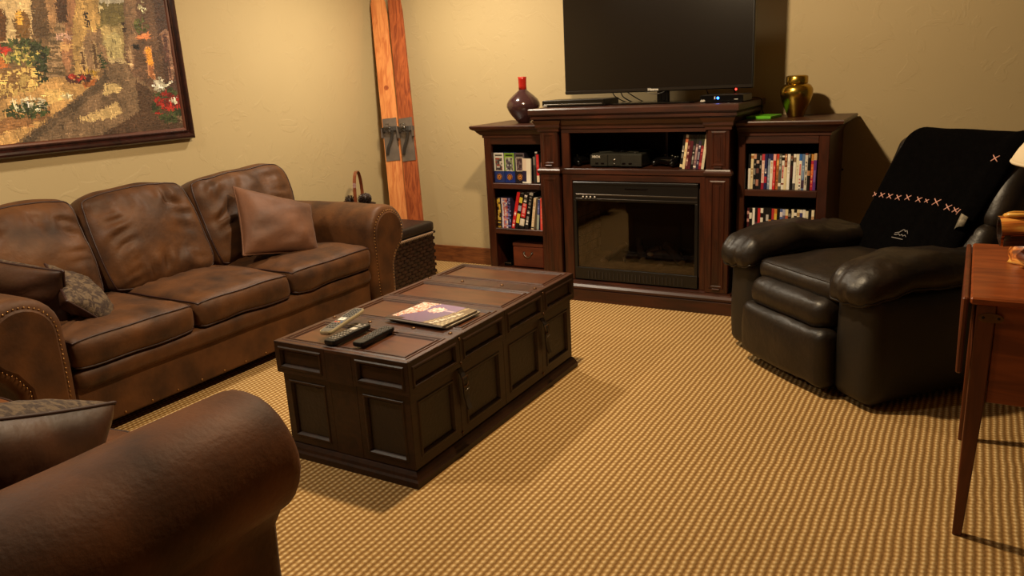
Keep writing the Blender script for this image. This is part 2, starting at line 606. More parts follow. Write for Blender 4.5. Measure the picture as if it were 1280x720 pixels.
M_paper = mat('paper_pages', (226, 218, 204), rough=0.7)
M_canvas = colmat('oil_paint', 0.5, 0.4, bump=0.35, bscale=90)
M_frame = mat('mahogany_frame', (50, 22, 16), (30, 14, 11), 6, (5, 5, 5), rough=0.25, spec=0.6)
M_frame_in = mat('frame_liner', (96, 52, 34), (70, 36, 24), 6, rough=0.4)
M_brick = mat('firebrick', (150, 122, 92), (116, 92, 68), 14, rough=0.8, bump=0.3, bscale=40)
M_mortar = mat('mortar', (70, 58, 46), rough=0.9)
M_log = mat('charred_log', (96, 78, 64), (44, 36, 30), 16, rough=0.85, bump=0.6, bscale=30)
M_ash = mat('pale_ash', (190, 172, 148), (150, 132, 110), 20, rough=0.9)
M_ember = mat('ember_bed', (150, 126, 98), (104, 86, 66), 14, rough=0.9, bump=0.5, bscale=30)
M_blue_led = mat('blue_led', (60, 110, 255), emit=(40, 110, 255), estr=14)
M_red_led = mat('red_led', (255, 60, 50), emit=(255, 50, 40), estr=8)
M_xbox = mat('console_plastic', (34, 33, 24), (28, 27, 20), 20, rough=0.5)

def glass_mat():
    m = bpy.data.materials.new('fire_glass')
    m.use_nodes = True
    nt = m.node_tree
    nt.nodes.clear()
    out = nd(nt, 'ShaderNodeOutputMaterial')
    tr = nd(nt, 'ShaderNodeBsdfTransparent', i_Color=(0.80, 0.76, 0.70, 1))
    gl = nd(nt, 'ShaderNodeBsdfGlossy', i_Color=(1, 1, 1, 1), i_Roughness=0.03)
    fr = nd(nt, 'ShaderNodeFresnel', i_IOR=1.5)
    mx = nd(nt, 'ShaderNodeMixShader')
    nt.links.new(fr.outputs[0], mx.inputs[0])
    nt.links.new(tr.outputs[0], mx.inputs[1])
    nt.links.new(gl.outputs[0], mx.inputs[2])
    nt.links.new(mx.outputs[0], out.inputs[0])
    return m
M_glass = glass_mat()

# ------------------------------------------------------------------ the room
XL, YB, XR, YF, ZC = -3.92, 4.83, 2.6, -2.2, 2.46
def slab(name, m, *b):
    return struct(MB().box(*b).build(name, m))
slab('floor', M_carpet, XL - 0.1, XR + 0.1, YF - 0.1, YB + 0.1, -0.08, 0)
slab('ceiling', M_ceiling, XL - 0.1, XR + 0.1, YF - 0.1, YB + 0.1, ZC, ZC + 0.08)
slab('wall_left', M_wall, XL - 0.1, XL, YF - 0.1, YB + 0.1, 0, ZC)
slab('wall_back', M_wall, XL, XR, YB, YB + 0.1, 0, ZC)
struct(MB().box(XL + 0.02, -2.76, YB - 0.018, YB, 0, 0.125).build('baseboard_back', M_basewood, bev=0.003))
struct(MB().box(-0.60, XR, YB - 0.018, YB, 0, 0.125).build('baseboard_right', M_basewood, bev=0.003))
struct(MB().box(XL, XL + 0.018, YF, YB - 0.02, 0, 0.125).build('baseboard_left', M_basewood, bev=0.003))

# ------------------------------------------------------------------ upholstered seats
def arm_profile(iw, s):
    # outline of a rolled arm in (x, z), s = +1 right, -1 left
    cx, cz, r = iw / 2 + 0.163, 0.497, 0.163
    pts = [(iw / 2 + 0.012, 0.05), (iw / 2 + 0.004, 0.2), (iw / 2, 0.36)]
    for k in range(19):
        a = math.radians(180 - k * 240 / 18)
        pts.append((cx + r * math.cos(a), cz + r * math.sin(a)))
    pts += [(iw / 2 + 0.212, 0.30), (iw / 2 + 0.206, 0.18), (iw / 2 + 0.205, 0.05)]
    return [(s * x, z) for x, z in pts]
def inset_poly(P, d):
    n = len(P)
    area = sum(P[i][0] * P[(i + 1) % n][1] - P[(i + 1) % n][0] * P[i][1] for i in range(n))
    sg = 1 if area > 0 else -1
    out = []
    for i in range(n):
        a, b, c = Vector(P[i - 1]), Vector(P[i]), Vector(P[(i + 1) % n])
        e1, e2 = (b - a).normalized(), (c - b).normalized()
        n1, n2 = Vector((-e1.y, e1.x)) * sg, Vector((-e2.y, e2.x)) * sg
        m = n1 + n2
        m = m / max(0.35, m.dot(n1)) if m.length > 1e-6 else n1
        out.append(tuple(b + m * d))
    return out
def make_sofa(root, iw, seat_e, back_e, leather, depth=0.9, tag_piping=True, seed=1):
    P = lambda pts, y: [Vector((x, y, z)) for x, z in pts]
    for s in (1, -1):
        pr = arm_profile(iw, s)
        prw = []
        ys = [(-0.004, 0.030), (0.004, 0.012), (0.018, 0.002), (0.04, 0.0)] + [(0.04 + (depth - 0.08) * k / 14, 0.0) for k in range(1, 15)] + [(depth - 0.02, 0.01), (depth, 0.035)]
        rings = []
        for y, d in ys:
            q = inset_poly(pr, d) if d else pr
            ring = []
            for x, z in q:
                w = 0.006 * mnoise.noise(Vector((x * 5, y * 6, z * 5 + seed))) if z > 0.36 else 0
                ring.append(Vector((x + s * w, y, z + w)))
            rings.append(ring if s < 0 else ring[::-1])
        mb = MB().rings(rings, smooth=True)
        arm = mb.build('arm', leather, root, local=True, fixn=True)
        # inset front panel with a welted edge
        q0, q1 = inset_poly(pr, 0.040), inset_poly(pr, 0.048)
        mb = MB().rings([P(q0, 0.004), P(q0, -0.008), P(q1, -0.013)], smooth=False)
        mb.build('arm_panel', leather, arm, local=True, fixn=True)
        nails = MB()
        path = inset_poly(pr, 0.034)
        segs = [(Vector(path[i]), Vector(path[i + 1])) for i in range(len(path) - 1)]
        acc, step = 0.0, 0.019
        for a, b_ in segs:
            L = (b_ - a).length
            while acc < L:
                p = a.lerp(b_, acc / L)
                nails.ball((p.x, -0.006, p.y), 0.0038, 6, 4)
                acc += step
            acc -= L
        nails.build('nail_heads', M_brass_nail, arm, local=True, kind='stuff')
    # base
    MB().cbox(-iw / 2 + 0.002, iw / 2 - 0.002, 0.03, depth - 0.05, 0.05, 0.25, 0.01).build('base', leather, root, local=True)
    cush_build('front_rail', Cush(Matrix.Translation((0, 0.045, 0.268)), (iw / 2 - 0.001, 0.045, 0.045), 0.04, amp=0.003, freq=7, seed=seed), leather, root, n=(24, 6, 6))
    nl = MB()
    k = -iw / 2 + 0.06
    while k < iw / 2:
        nl.ball((k, 0.028, 0.068), 0.0045, 6, 4)
        k += 0.13
    nl.build('bottom_nails', M_brass_nail, root, local=True, kind='stuff')
    bk = [(0.60, 0.25), (0.66, 0.06), (depth, 0.06), (depth + 0.02, 0.78), (depth - 0.03, 0.83), (depth - 0.12, 0.80)]
    MB().rings([[Vector((x, y, z)) for y, z in bk] for x in (-iw / 2 - 0.14, iw / 2 + 0.14)]).build('back_frame', leather, root, local=True, bev=0.02, fixn=True)
    for sx in (-1, 1):
        for y in (0.08, depth - 0.1):
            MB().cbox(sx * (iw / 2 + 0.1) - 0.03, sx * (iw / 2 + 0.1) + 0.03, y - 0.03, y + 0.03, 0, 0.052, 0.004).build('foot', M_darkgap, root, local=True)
    for i in range(len(seat_e) - 1):
        a, b_ = seat_e[i], seat_e[i + 1]
        def sag(p, n, a=a, b_=b_):
            p.z -= 0.012 * (n[1] < 0) * n[1] * n[1] * 0
            return p
        c = Cush(Matrix.Translation(((a + b_) / 2, 0.295, 0.375)), ((b_ - a) / 2 - 0.003, 0.30, 0.068), 0.045, crown=(0, 0.012, 0.034), amp=0.016, freq=5.0, seed=seed * 10 + i, wr=0.022)
        mb = MB()
        cu = cush_build('seat_cushion', c, leather, root, n=(32, 32, 8))
        MB().tube(c.loop(2, 1, 18, 0.002), 0.0042, 6, closed=True).build('piping', M_piping, cu, local=True)
        MB().tube(c.loop(2, -1, 18, 0.002), 0.0042, 6, closed=True).build('piping', M_piping, cu, local=True)
    t = math.radians(19)
    X, Y, Z = Vector((1, 0, 0)), Vector((0, math.sin(t), math.cos(t))), Vector((0, -math.cos(t), math.sin(t)))
    for i in range(len(back_e) - 1):
        a, b_ = back_e[i], back_e[i + 1]
        cen = Vector(((a + b_) / 2, 0.535, 0.690)) - Z * 0.125
        tw = Matrix.Rotation(math.radians((-1.5, 1.0, 2.0)[i % 3]), 4, 'Z')
        c = Cush(basis(cen, X, Y, Z) @ tw, ((b_ - a) / 2 + 0.004, 0.262, 0.105), 0.07, crown=(0, 0.012, 0.05), corner=0.085, amp=0.020, freq=5, seed=seed * 20 + i, wr=0.040)
        cu = cush_build('back_cushion', c, leather, root, n=(44, 44, 10))
        MB().tube(c.loop(2, 1, 20, 0.0015), 0.0042, 6, closed=True).build('piping', M_piping, cu, local=True)

sofa = thing('sofa', 'long brown suede three-cushion sofa with rolled nailhead arms against the left wall', 'sofa', (-2.965, 2.515, 0), PI / 2)
make_sofa(sofa, 1.81, [-0.905, -0.315, 0.27, 0.905], [-0.905, -0.395, 0.225, 0.93], M_suede, depth=0.88, seed=3)
loveseat = thing('loveseat', 'brown worn leather loveseat, only its big rolled arm in view at bottom left', 'sofa', (-2.228, 1.19, 0), PI)
make_sofa(loveseat, 1.2, [-0.6, 0.0, 0.6], [-0.6, 0.0, 0.6], M_worn, depth=0.9, seed=8)

def pillow(root, M, w, h, t, face_m, back_m, names=('front_cover', 'back_cover'), seed=0, taper=0.0, n=20, pmat=None):
    sv = Vector((seed * 2.1, seed * 5.3, 0.5))
    def pt(u, v, s):
        x = w / 2 * u * (1 - 0.055 * (1 - v * v) * u * u)
        y = h / 2 * v * (1 - 0.055 * (1 - u * u) * v * v) * (1 - taper * u)
        z = s * t * ((1 - u * u) ** 0.45) * ((1 - v * v) ** 0.45)
        e = (1 - u ** 4) * (1 - v ** 4)
        z += 0.018 * e * mnoise.noise(Vector((u * 2.2, v * 2.2, s)) + sv)
        z += 0.020 * e * (u * u + v * v) * mnoise.noise(Vector((u * 6 + 2 * v, v * 3.5, s * 3)) + sv) + 0.012 * e * mnoise.noise(Vector((u * 3 - v * 5, v * 2 + u, s * 3 + 7)) + sv)
        return M @ Vector((x, y, z))
    T = [math.sin(PI / 2 * (-1 + 2 * i / n)) for i in range(n + 1)]
    for s, m, nm in ((1, face_m, names[0]), (-1, back_m, names[1])):
        vs = [pt(u, v, s) for u in T for v in T]
        fs = []
        for i in range(n):
            for j in range(n):
                f = (i * (n + 1) + j, (i + 1) * (n + 1) + j, (i + 1) * (n + 1) + j + 1, i * (n + 1) + j + 1)
                fs.append(f if s > 0 else f[::-1])
        MB().add(vs, fs, True).build(nm, m, root)
    rim = [pt(u, -1, 1) for u in T[:-1]] + [pt(1, v, 1) for v in T[:-1]] + [pt(-u, 1, 1) for u in T[:-1]] + [pt(-1, -v, 1) for v in T[:-1]]
    MB().tube(rim, 0.0055, 6, closed=True).build('piping', pmat or M_piping, root)
def dirs(z, up_hint, roll=0.0):
    z = Vector(z).normalized()
    x = Vector(up_hint).cross(z).normalized()
    y = z.cross(x)
    c, s = math.cos(roll), math.sin(roll)
    return x * c + y * s, y * c - x * s, z

def add_pillow(name, label, cen, normal, w, h, t, fm, bm, roll=0.0, group=None, **kw):
    r = thing(name, label, 'pillow', cen, 0, group)
    x, y, z = dirs(normal, (0, 0, 1), roll)
    pillow(r, basis(cen, x, y, z), w, h, t, fm, bm, **kw)
    return r
add_pillow('throw_pillow', 'light brown suede throw pillow leaning at the right end of the long sofa', (-3.305, 3.055, 0.620), (0.86, -0.12, 0.50), 0.46, 0.36, 0.085, M_suede2, M_suede2, roll=-0.30, seed=4, taper=0.14, pmat=M_suede2)
add_pillow('throw_pillow', 'dark leather pillow with floral back standing against the left arm of the long sofa', (-3.47, 1.69, 0.585), (0.28, -0.93, -0.22), 0.58, 0.28, 0.08, M_pillow_leather, M_floral, roll=-0.16, seed=5)
add_pillow('throw_pillow', 'floral pillow with leather underside slumped at the front of the sofa\'s left seat', (-3.255, 1.87, 0.520), (0.42, 0.62, 0.66), 0.38, 0.28, 0.07, M_floral, M_pillow_leather, roll=0.35, seed=6)
add_pillow('throw_pillow', 'dark leather pillow with floral back behind the near arm of the loveseat', (-1.865, 0.80, 0.545), (0.85, 0.10, -0.58), 0.52, 0.32, 0.135, M_pillow_leather, M_floral, roll=-0.40, seed=7)

# ------------------------------------------------------------------ trunk coffee table
TX0, TX1, TY0, TY1 = -2.157, -1.543, 1.90, 3.16
trunk = thing('trunk_table', 'long dark wood trunk coffee table with framed panels in the middle of the carpet', 'table', ((TX0 + TX1) / 2, (TY0 + TY1) / 2, 0))
ZL, ZT = 0.338, 0.46
bx0, bx1, by0, by1 = TX0 + 0.014, TX1 - 0.014, TY0 + 0.014, TY1 - 0.014
MB().box(bx0 + 0.012, bx1 - 0.012, by0 + 0.012, by1 - 0.012, 0.03, ZL + 0.004).build('body', M_trunk, trunk)
MB().box(TX0 + 0.012, TX1 - 0.012, TY0 + 0.012, TY1 - 0.012, ZL, ZT - 0.012).build('lid', M_trunk, trunk)
# base moulding
mb = MB()
rg = []
for o, z in ((0.020, 0.0), (0.020, 0.022), (0.014, 0.030), (0.010, 0.040), (0.002, 0.052), (-0.012, 0.056)):
    rg.append([Vector((x, y, z)) for x, y in ((bx0 - o, by0 - o), (bx1 + o, by0 - o), (bx1 + o, by1 + o), (bx0 - o, by1 + o))])
mb.rings(rg).build('base_moulding', M_trunk, trunk, fixn=True)
LOWP = lambda m: [(0.0008, -0.012), (0.0008, -0.0009), (0.0017, 0), (m, 0), (m + 0.004, 0.004), (m + 0.010, 0.004), (m + 0.015, -0.004), (m + 0.017, -0.009)]
def panel(o, u, v, n, w, h, m, inner, frame=None):
    pf = MB().nested(o, u, v, n, w, h, LOWP(m)).build('panel_frame', frame or M_trunk, trunk, local=False)
    i = m + 0.0165
    o2 = Vector(o) + Vector(u) * i + Vector(v) * i + Vector(n) * (-0.0088)
    MB().nested(o2, u, v, n, w - 2 * i, h - 2 * i, [(0, 0), (0.004, 0.0012)]).build('panel', inner, pf)
ys = [TY0, 2.205, 2.53, 2.855, TY1]
# long faces (towards the recliner and towards the sofa)
for (xf, nx) in ((1, 1), (0, -1)):
    for k in range(4):
        y0, y1 = ys[k], ys[k + 1]
        xb = bx1 if xf else bx0
        a0, a1 = max(y0, by0), min(y1, by1)
        panel((xb, a0, 0.056), (0, 1, 0), (0, 0, 1), (nx, 0, 0), a1 - a0, ZL - 0.056, 0.036, M_trunk_panel)
        xb = TX1 if xf else TX0
        panel((xb, y0, ZL), (0, 1, 0), (0, 0, 1), (nx, 0, 0), y1 - y0, ZT - ZL, 0.020, M_trunk)
# short faces
for (yf, ny) in ((0, -1), (1, 1)):
    yb = by0 if not yf else by1
    yl = TY0 if not yf else TY1
    for (a0, a1) in ((bx0, -1.91), (-1.79, bx1)):
        panel((a0, yb, 0.056), (1, 0, 0), (0, 0, 1), (0, ny, 0), a1 - a0, ZL - 0.056, 0.026, M_trunk_panel)
    for (a0, a1) in ((TX0, -1.91), (-1.79, TX1)):
        panel((a0, yl, ZL), (1, 0, 0), (0, 0, 1), (0, ny, 0), a1 - a0, ZT - ZL, 0.018, M_trunk)
    ya, yb2 = (yb, yb + 0.012) if not yf else (yb - 0.012, yb)
    MB().box(-1.91, -1.79, ya, yb2, 0.056, ZL).build('stile', M_trunk, trunk)
    ya, yb2 = (yl, yl + 0.012) if not yf else (yl - 0.012, yl)
    MB().box(-1.91, -1.79, ya, yb2, ZL, ZT - 0.012).build('stile', M_trunk, trunk)
# top: four panels, two plain strips with studs
TOPP = [(0.0008, -0.012), (0.0008, -0.002), (0.0026, 0), (0.020, 0), (0.023, 0.003), (0.028, 0.003), (0.032, -0.003), (0.037, -0.003), (0.040, 0.002), (0.045, 0.002), (0.049, -0.004)]
for (a, b_) in ((TY0, 2.172), (2.240, 2.530), (2.530, 2.820), (2.888, TY1)):
    pf = MB().nested((TX0, a, ZT), (1, 0, 0), (0, 1, 0), (0, 0, 1), TX1 - TX0, b_ - a, TOPP).build('top_frame', M_trunk_frame, trunk)
    MB().nested((TX0 + 0.048, a + 0.048, ZT - 0.0038), (1, 0, 0), (0, 1, 0), (0, 0, 1), TX1 - TX0 - 0.096, b_ - a - 0.096, [(0, 0), (0.003, 0.0012)]).build('top_panel', M_trunk_top, pf)
for (a, b_) in ((2.172, 2.240), (2.820, 2.888)):
    st = MB().cbox(TX0 + 0.0008, TX1 - 0.0008, a + 0.0005, b_ - 0.0005, ZT - 0.014, ZT + 0.0005, 0.002).build('top_strap_board', M_trunk_frame, trunk)
    y = (a + b_) / 2
    for x in (-2.137, -1.955, -1.745, -1.580):
        MB().ball((x, y, ZT + 0.001), 0.0085, 8, 5, (1, 1, 0.7)).build('stud', M_oldbrass, st)
    for z in (0.445, 0.352):
        MB().ball((TX1 + 0.001, y, z), 0.006, 8, 5, (0.7, 1, 1)).build('stud', M_oldbrass, st)
    for z in (0.325, 0.075):
        MB().ball((bx1 + 0.001, y, z), 0.006, 8, 5, (0.7, 1, 1)).build('stud', M_oldbrass, st)
    # leather strap hanging over the seam with a buckle
    x0 = bx1 + 0.004
    prof = [(x0, y, 0.330), (x0 + 0.010, y + 0.002, 0.310), (x0 + 0.016, y + 0.006, 0.285), (x0 + 0.012, y + 0.012, 0.255), (x0 + 0.010, y + 0.016, 0.22), (x0 + 0.014, y + 0.022, 0.185), (x0 + 0.018, y + 0.027, 0.165)]
    rg = []
    for p in prof:
        p = Vector(p)
        rg.append([p + Vector((0, -0.013, 0)), p + Vector((0, 0.013, 0)), p + Vector((0.004, 0.013, 0)), p + Vector((0.004, -0.013, 0))])
    sp = MB().rings(rg).build('leather_strap', M_strap, trunk, fixn=True)
    MB().tube([(x0 + 0.022, y - 0.012, 0.300), (x0 + 0.022, y + 0.020, 0.300), (x0 + 0.020, y + 0.026, 0.262), (x0 + 0.020, y - 0.006, 0.262)], 0.0028, 6, closed=True).build('buckle', M_oldbrass, sp)
    MB().tube([(x0 + 0.022, y + 0.0, 0.245), (x0 + 0.026, y + 0.022, 0.252)], 0.002, 5).build('buckle_pin', M_grey, sp)

# ------------------------------------------------------------------ remotes and magazines on the trunk
def remote(label, cen, ang, L, W, T, body_m, face_m, keys, tilt=(0, 0), zz=None, group='remote controls on the trunk'):
    r = thing('remote_control', label, 'remote', cen, 0, group)
    M = Matrix.Translation(Vector(cen)) @ Matrix.Rotation(ang, 4, 'Z') @ Matrix.Rotation(tilt[0], 4, 'X') @ Matrix.Rotation(tilt[1], 4, 'Y')
    # local y along the length (far end +)
    def outline(k, z):
        pts = []
        for i in range(24):
            a = 2 * PI * i / 24
            cx, sx = math.cos(a), math.sin(a)
            pw = 0.32
            x = W / 2 * k * math.copysign(abs(cx) ** pw, cx)
            y = (L / 2 - W / 2 * (1 - k)) * math.copysign(abs(sx) ** pw, sx)
            w = 1 - 0.10 * math.cos(y / L * 2 * PI) * 0.5
            pts.append(M @ Vector((x * w, y, z)))
        return pts
    b = MB().rings([outline(0.80, 0), outline(0.97, T * 0.25), outline(1, T * 0.7), outline(0.95, T)], smooth=False).build('body', body_m, r, fixn=True)
    MB().rings([outline(0.90, T - 0.0005), outline(0.86, T + 0.0012)]).build('face_plate', face_m, r, fixn=True)
    kb = MB()
    for (x, y, a, c_, col) in keys:
        kb.cbox(x * W - a * W / 2, x * W + a * W / 2, y * L - c_ * L / 2, y * L + c_ * L / 2, T, T + 0.0035, 0.0012, M=M, col=col)
    kb.build('buttons', M_print, r, kind='stuff')
    return r
def grid_keys(x, y0, y1, nr, nc, col, w=0.16, h=0.028, spread=0.24):
    return [(x + (c - (nc - 1) / 2) * spread, y0 + (y1 - y0) * r_ / max(1, nr - 1), w, h, col) for r_ in range(nr) for c in range(nc)]
K1 = grid_keys(0, 0.12, 0.42, 6, 3, (28, 26, 24)) + grid_keys(0, -0.34, -0.2, 3, 3, (40, 36, 32)) + [(0, 0.0, 0.5, 0.10, (225, 222, 215)), (0, 0.0, 0.24, 0.045, (120, 118, 115)), (-0.22, -0.12, 0.2, 0.035, (180, 60, 40)), (0.05, -0.12, 0.2, 0.035, (190, 120, 60)), (0.28, -0.12, 0.16, 0.035, (70, 90, 140))]
K2 = grid_keys(0, -0.38, 0.0, 6, 3, (140, 130, 116), 0.17, 0.03) + [(0, 0.16, 0.44, 0.11, (190, 184, 170)), (0, 0.3, 0.6, 0.05, (150, 142, 130)), (-0.24, 0.38, 0.18, 0.04, (170, 160, 148)), (0.24, 0.38, 0.18, 0.04, (170, 160, 148)), (0, 0.06, 0.5, 0.04, (120, 112, 100))]
K3 = grid_keys(0, -0.25, 0.40, 9, 4, (96, 88, 78), 0.12, 0.025, 0.2)
M_remote_face = mat('grey_face_plate', (92, 88, 82), rough=0.4)
M_remote_silver = mat('champagne_plastic', (206, 190, 150), rough=0.3, metal=0.3)
zt = 0.4636
remote('black rounded remote with grey keys lying under the silver-edged one', (-1.905, 2.025, zt + 0.002), -0.06 + 0.08, 0.215, 0.052, 0.019, M_black, M_black, K2)
remote('silver-edged long remote with black keys resting across another remote', (-1.985, 2.09, zt + 0.0245), 0.20, 0.265, 0.050, 0.016, M_remote_silver, M_remote_face, K1, tilt=(0.035, 0))
remote('slim black remote with small keys, nearest the magazines', (-1.800, 2.045, zt + 0.002), 0.05, 0.20, 0.050, 0.017, M_black, M_black, K3)

def magazine(label, cen, ang, w, h, t, cover, group=None):
    r = thing('magazine', label, 'magazine', cen, ang, group)
    M = Matrix.Translation(Vector(cen)) @ Matrix.Rotation(ang, 4, 'Z')
    MB().box(-w / 2 + 0.002, w / 2 - 0.002, -h / 2 + 0.002, h / 2 - 0.002, 0.0006, t - 0.0006, M=M).build('pages', M_paper, r)
    MB().box(-w / 2, w / 2, -h / 2, h / 2, 0, 0.0006, M=M, col=(90, 84, 80)).build('back_cover', M_print, r)
    n, m_ = len(cover[0]), len(cover)
    vs = [M @ Vector((-w / 2 + w * i / n, -h / 2 + h * j / m_, t + 0.0004 + 0.0022 * math.sin(PI * i / n))) for j in range(m_ + 1) for i in range(n + 1)]
    fs, cs = [], []
    for j in range(m_):
        for i in range(n):
            fs.append((j * (n + 1) + i, j * (n + 1) + i + 1, (j + 1) * (n + 1) + i + 1, (j + 1) * (n + 1) + i))
            cs.append(cover[j][i])
    MB().add(vs, fs, True, cs).build('front_cover', M_cover, r)
    return r
M_cover = colmat('glossy_cover', 0.32, 0.4, coat=0.2)
rs = random.Random(5)
cov = []
NX, NY = 44, 36
for j in range(NY):
    row = []
    for i in range(NX):
        u, v = (i + 0.5) / NX, (j + 0.5) / NY     # u: 0 left (towards sofa) .. 1 right; v: 0 near .. 1 far
        c = (104 + 30 * v, 90 + 22 * v, 116 + 36 * v)
        d = (u - 0.06) + 0.05 * math.sin(v * 9)
        edge = 0.30 * (0.35 + 0.75 * v)
        if d < edge and v > 0.12:
            k = rs.choice(((222, 204, 190), (206, 150, 130), (234, 226, 218), (170, 100, 84), (204, 180, 164)))
            c = k
        if u < 0.05 or v < 0.10 and u < 0.3:
            c = (64, 44, 40)
        if math.hypot((u - 0.50) / 0.10, (v - 0.66) / 0.13) < 1 + 0.4 * rs.random():
            c = rs.choice(((238, 190, 180), (250, 230, 220), (214, 150, 150)))
        if abs(v - 0.70 + 0.05 * (u - 0.6)) < 0.02 and u > 0.58:
            c = (190, 170, 190)
        w_ = u - 0.80 + 0.16 * (1 - v) ** 2
        if w_ > 0:
            c = (112, 94, 74)
        if 0.03 < w_ < 0.055:
            c = (176, 156, 124)
        if 0.09 < w_ < 0.15 and 0.04 < v < 0.72 and int(v * 34) % 4 < 3:
            c = (214, 202, 180)
        if w_ > 0.19:
            c = (132, 118, 94) if int(w_ * 60) % 2 else (170, 156, 126)
        row.append(c)
    cov.append(row)
plain = [[(186, 176, 158) if (i + j) % 7 else (140, 128, 110) for i in range(8)] for j in range(8)]
magazine('thin magazine with pale cover lying underneath the purple one', (-1.750, 2.350, zt + 0.0005), -0.045, 0.282, 0.218, 0.006, plain)
magazine('glossy magazine with purple and pink cover on top of the trunk', (-1.756, 2.338, zt + 0.0098), -0.065, 0.282, 0.222, 0.007, cov)

# ------------------------------------------------------------------ wicker ottoman and basket
ot = thing('storage_ottoman', 'dark wicker storage ottoman with padded lid between sofa arm and skis', 'ottoman', (-3.52, 4.13, 0))
OX0, OX1, OY0, OY1 = -3.80, -3.245, 3.82, 4.43
MB().box(OX0 + 0.008, OX1 - 0.008, OY0 + 0.008, OY1 - 0.008, 0.0, 0.315).build('box', M_wicker, ot)
wv = MB()
def weave(o, u, n, L, H):
    o, u, n = Vector(o), Vector(u), Vector(n)
    nc, nr = int(L / 0.036), 13
    cw, rh = L / nc, H / nr
    for r_ in range(nr):
        for c in range(nc):
            if (r_ + c) % 2:
                continue
            a = o + u * (c * cw - cw * 0.35) + Vector((0, 0, r_ * rh + 0.002))
            w, h = cw * 1.7, rh - 0.004
            j = random.uniform(-0.001, 0.001)
            pts = []
            for t_, d in ((0, 0.001), (0.3, 0.0075 + j), (0.7, 0.0075 + j), (1, 0.001)):
                pts.append([a + u * w * t_ + n * d, a + u * w * t_ + n * d + Vector((0, 0, h))])
            vs = [p for q in pts for p in q]
            fl = u.cross(Vector((0, 0, 1))).dot(n) > 0
            fs = [((2 * k, 2 * k + 2, 2 * k + 3, 2 * k + 1) if fl else (2 * k, 2 * k + 1, 2 * k + 3, 2 * k + 2)) for k in range(3)]
            wv.add(vs, fs, False)
weave((OX1 - 0.008, OY0 + 0.01, 0), (0, 1, 0), (1, 0, 0), OY1 - OY0 - 0.02, 0.31)
weave((OX0 + 0.01, OY0 + 0.008, 0), (1, 0, 0), (0, -1, 0), OX1 - OX0 - 0.02, 0.31)
weave((OX0 + 0.01, OY1 - 0.008, 0), (1, 0, 0), (0, 1, 0), OX1 - OX0 - 0.02, 0.31)
wv.build('weave', M_wicker, ot, kind='stuff', solid=0.002)
MB().tube([(OX1, OY0, 0.318), (OX1, OY1, 0.318), (OX0, OY1, 0.318), (OX0, OY0, 0.318)], 0.009, 8, closed=True).build('rim', M_wicker, ot)
tp = MB()
for k in range(90):
    y = OY0 + 0.03 + (OY1 - OY0 - 0.06) * k / 90
    tp.tube([(OX1 + 0.007, y, 0.326), (OX1 + 0.011, y + 0.006, 0.318 - 0.006 * (k % 3)), (OX1 + 0.007, y + 0.012, 0.324)], 0.0016, 4)
tp.build('frayed_wrap', mat('pale_raffia', (150, 120, 92), rough=0.8), ot, kind='stuff')
cush_build('cushion_lid', Cush(Matrix.Translation(((OX0 + OX1) / 2, (OY0 + OY1) / 2, 0.360)), ((OX1 - OX0) / 2 + 0.004, (OY1 - OY0) / 2 + 0.004, 0.036), 0.022, crown=(0, 0, 0.008), amp=0.003, freq=6), M_cush_black, ot, n=(16, 16, 6), local=False)

BC = Vector((-3.705, 4.20, 0.4045))
bk = thing('basket', 'wicker basket of pine cones with a tall bent handle on the wicker ottoman', 'basket', BC)
MB().lathe([(0.070, 0.0), (0.085, 0.01), (0.100, 0.06), (0.112, 0.125), (0.116, 0.130), (0.108, 0.125), (0.095, 0.06), (0.080, 0.015), (0.001, 0.012)], BC, 28).build('bowl', M_wicker, bk)
wl = MB()
for r_ in range(7):
    z = 0.014 + r_ * 0.0165
    R = 0.088 + 0.024 * (r_ / 7)
    wl.tube([(BC.x + (R + 0.003 * (1 if (k + r_) % 2 else -1)) * math.cos(2 * PI * k / 28), BC.y + (R + 0.003 * (1 if (k + r_) % 2 else -1)) * math.sin(2 * PI * k / 28), BC.z + z) for k in range(28)], 0.005, 5, closed=True)
wl.build('weave', M_wicker, bk, kind='stuff')
ha = []
dirh = Vector((-0.454, 0.891, 0)).normalized()
for k in range(17):
    a = PI * k / 16
    p = BC + dirh * (0.105 * math.cos(a)) + Vector((0, 0, 0.12 + 0.242 * math.sin(a) ** 0.6))
    ha.append(p)
sd = Vector((-dirh.y, dirh.x, 0))
rg = []
for i, p in enumerate(ha):
    t = (ha[min(16, i + 1)] - ha[max(0, i - 1)]).normalized()
    nrm = sd.cross(t).normalized()
    rg.append([p + sd * 0.011 + nrm * 0.0025, p - sd * 0.011 + nrm * 0.0025, p - sd * 0.011 - nrm * 0.0025, p + sd * 0.011 - nrm * 0.0025])
MB().rings(rg).build('handle', M_copper, bk, fixn=True)
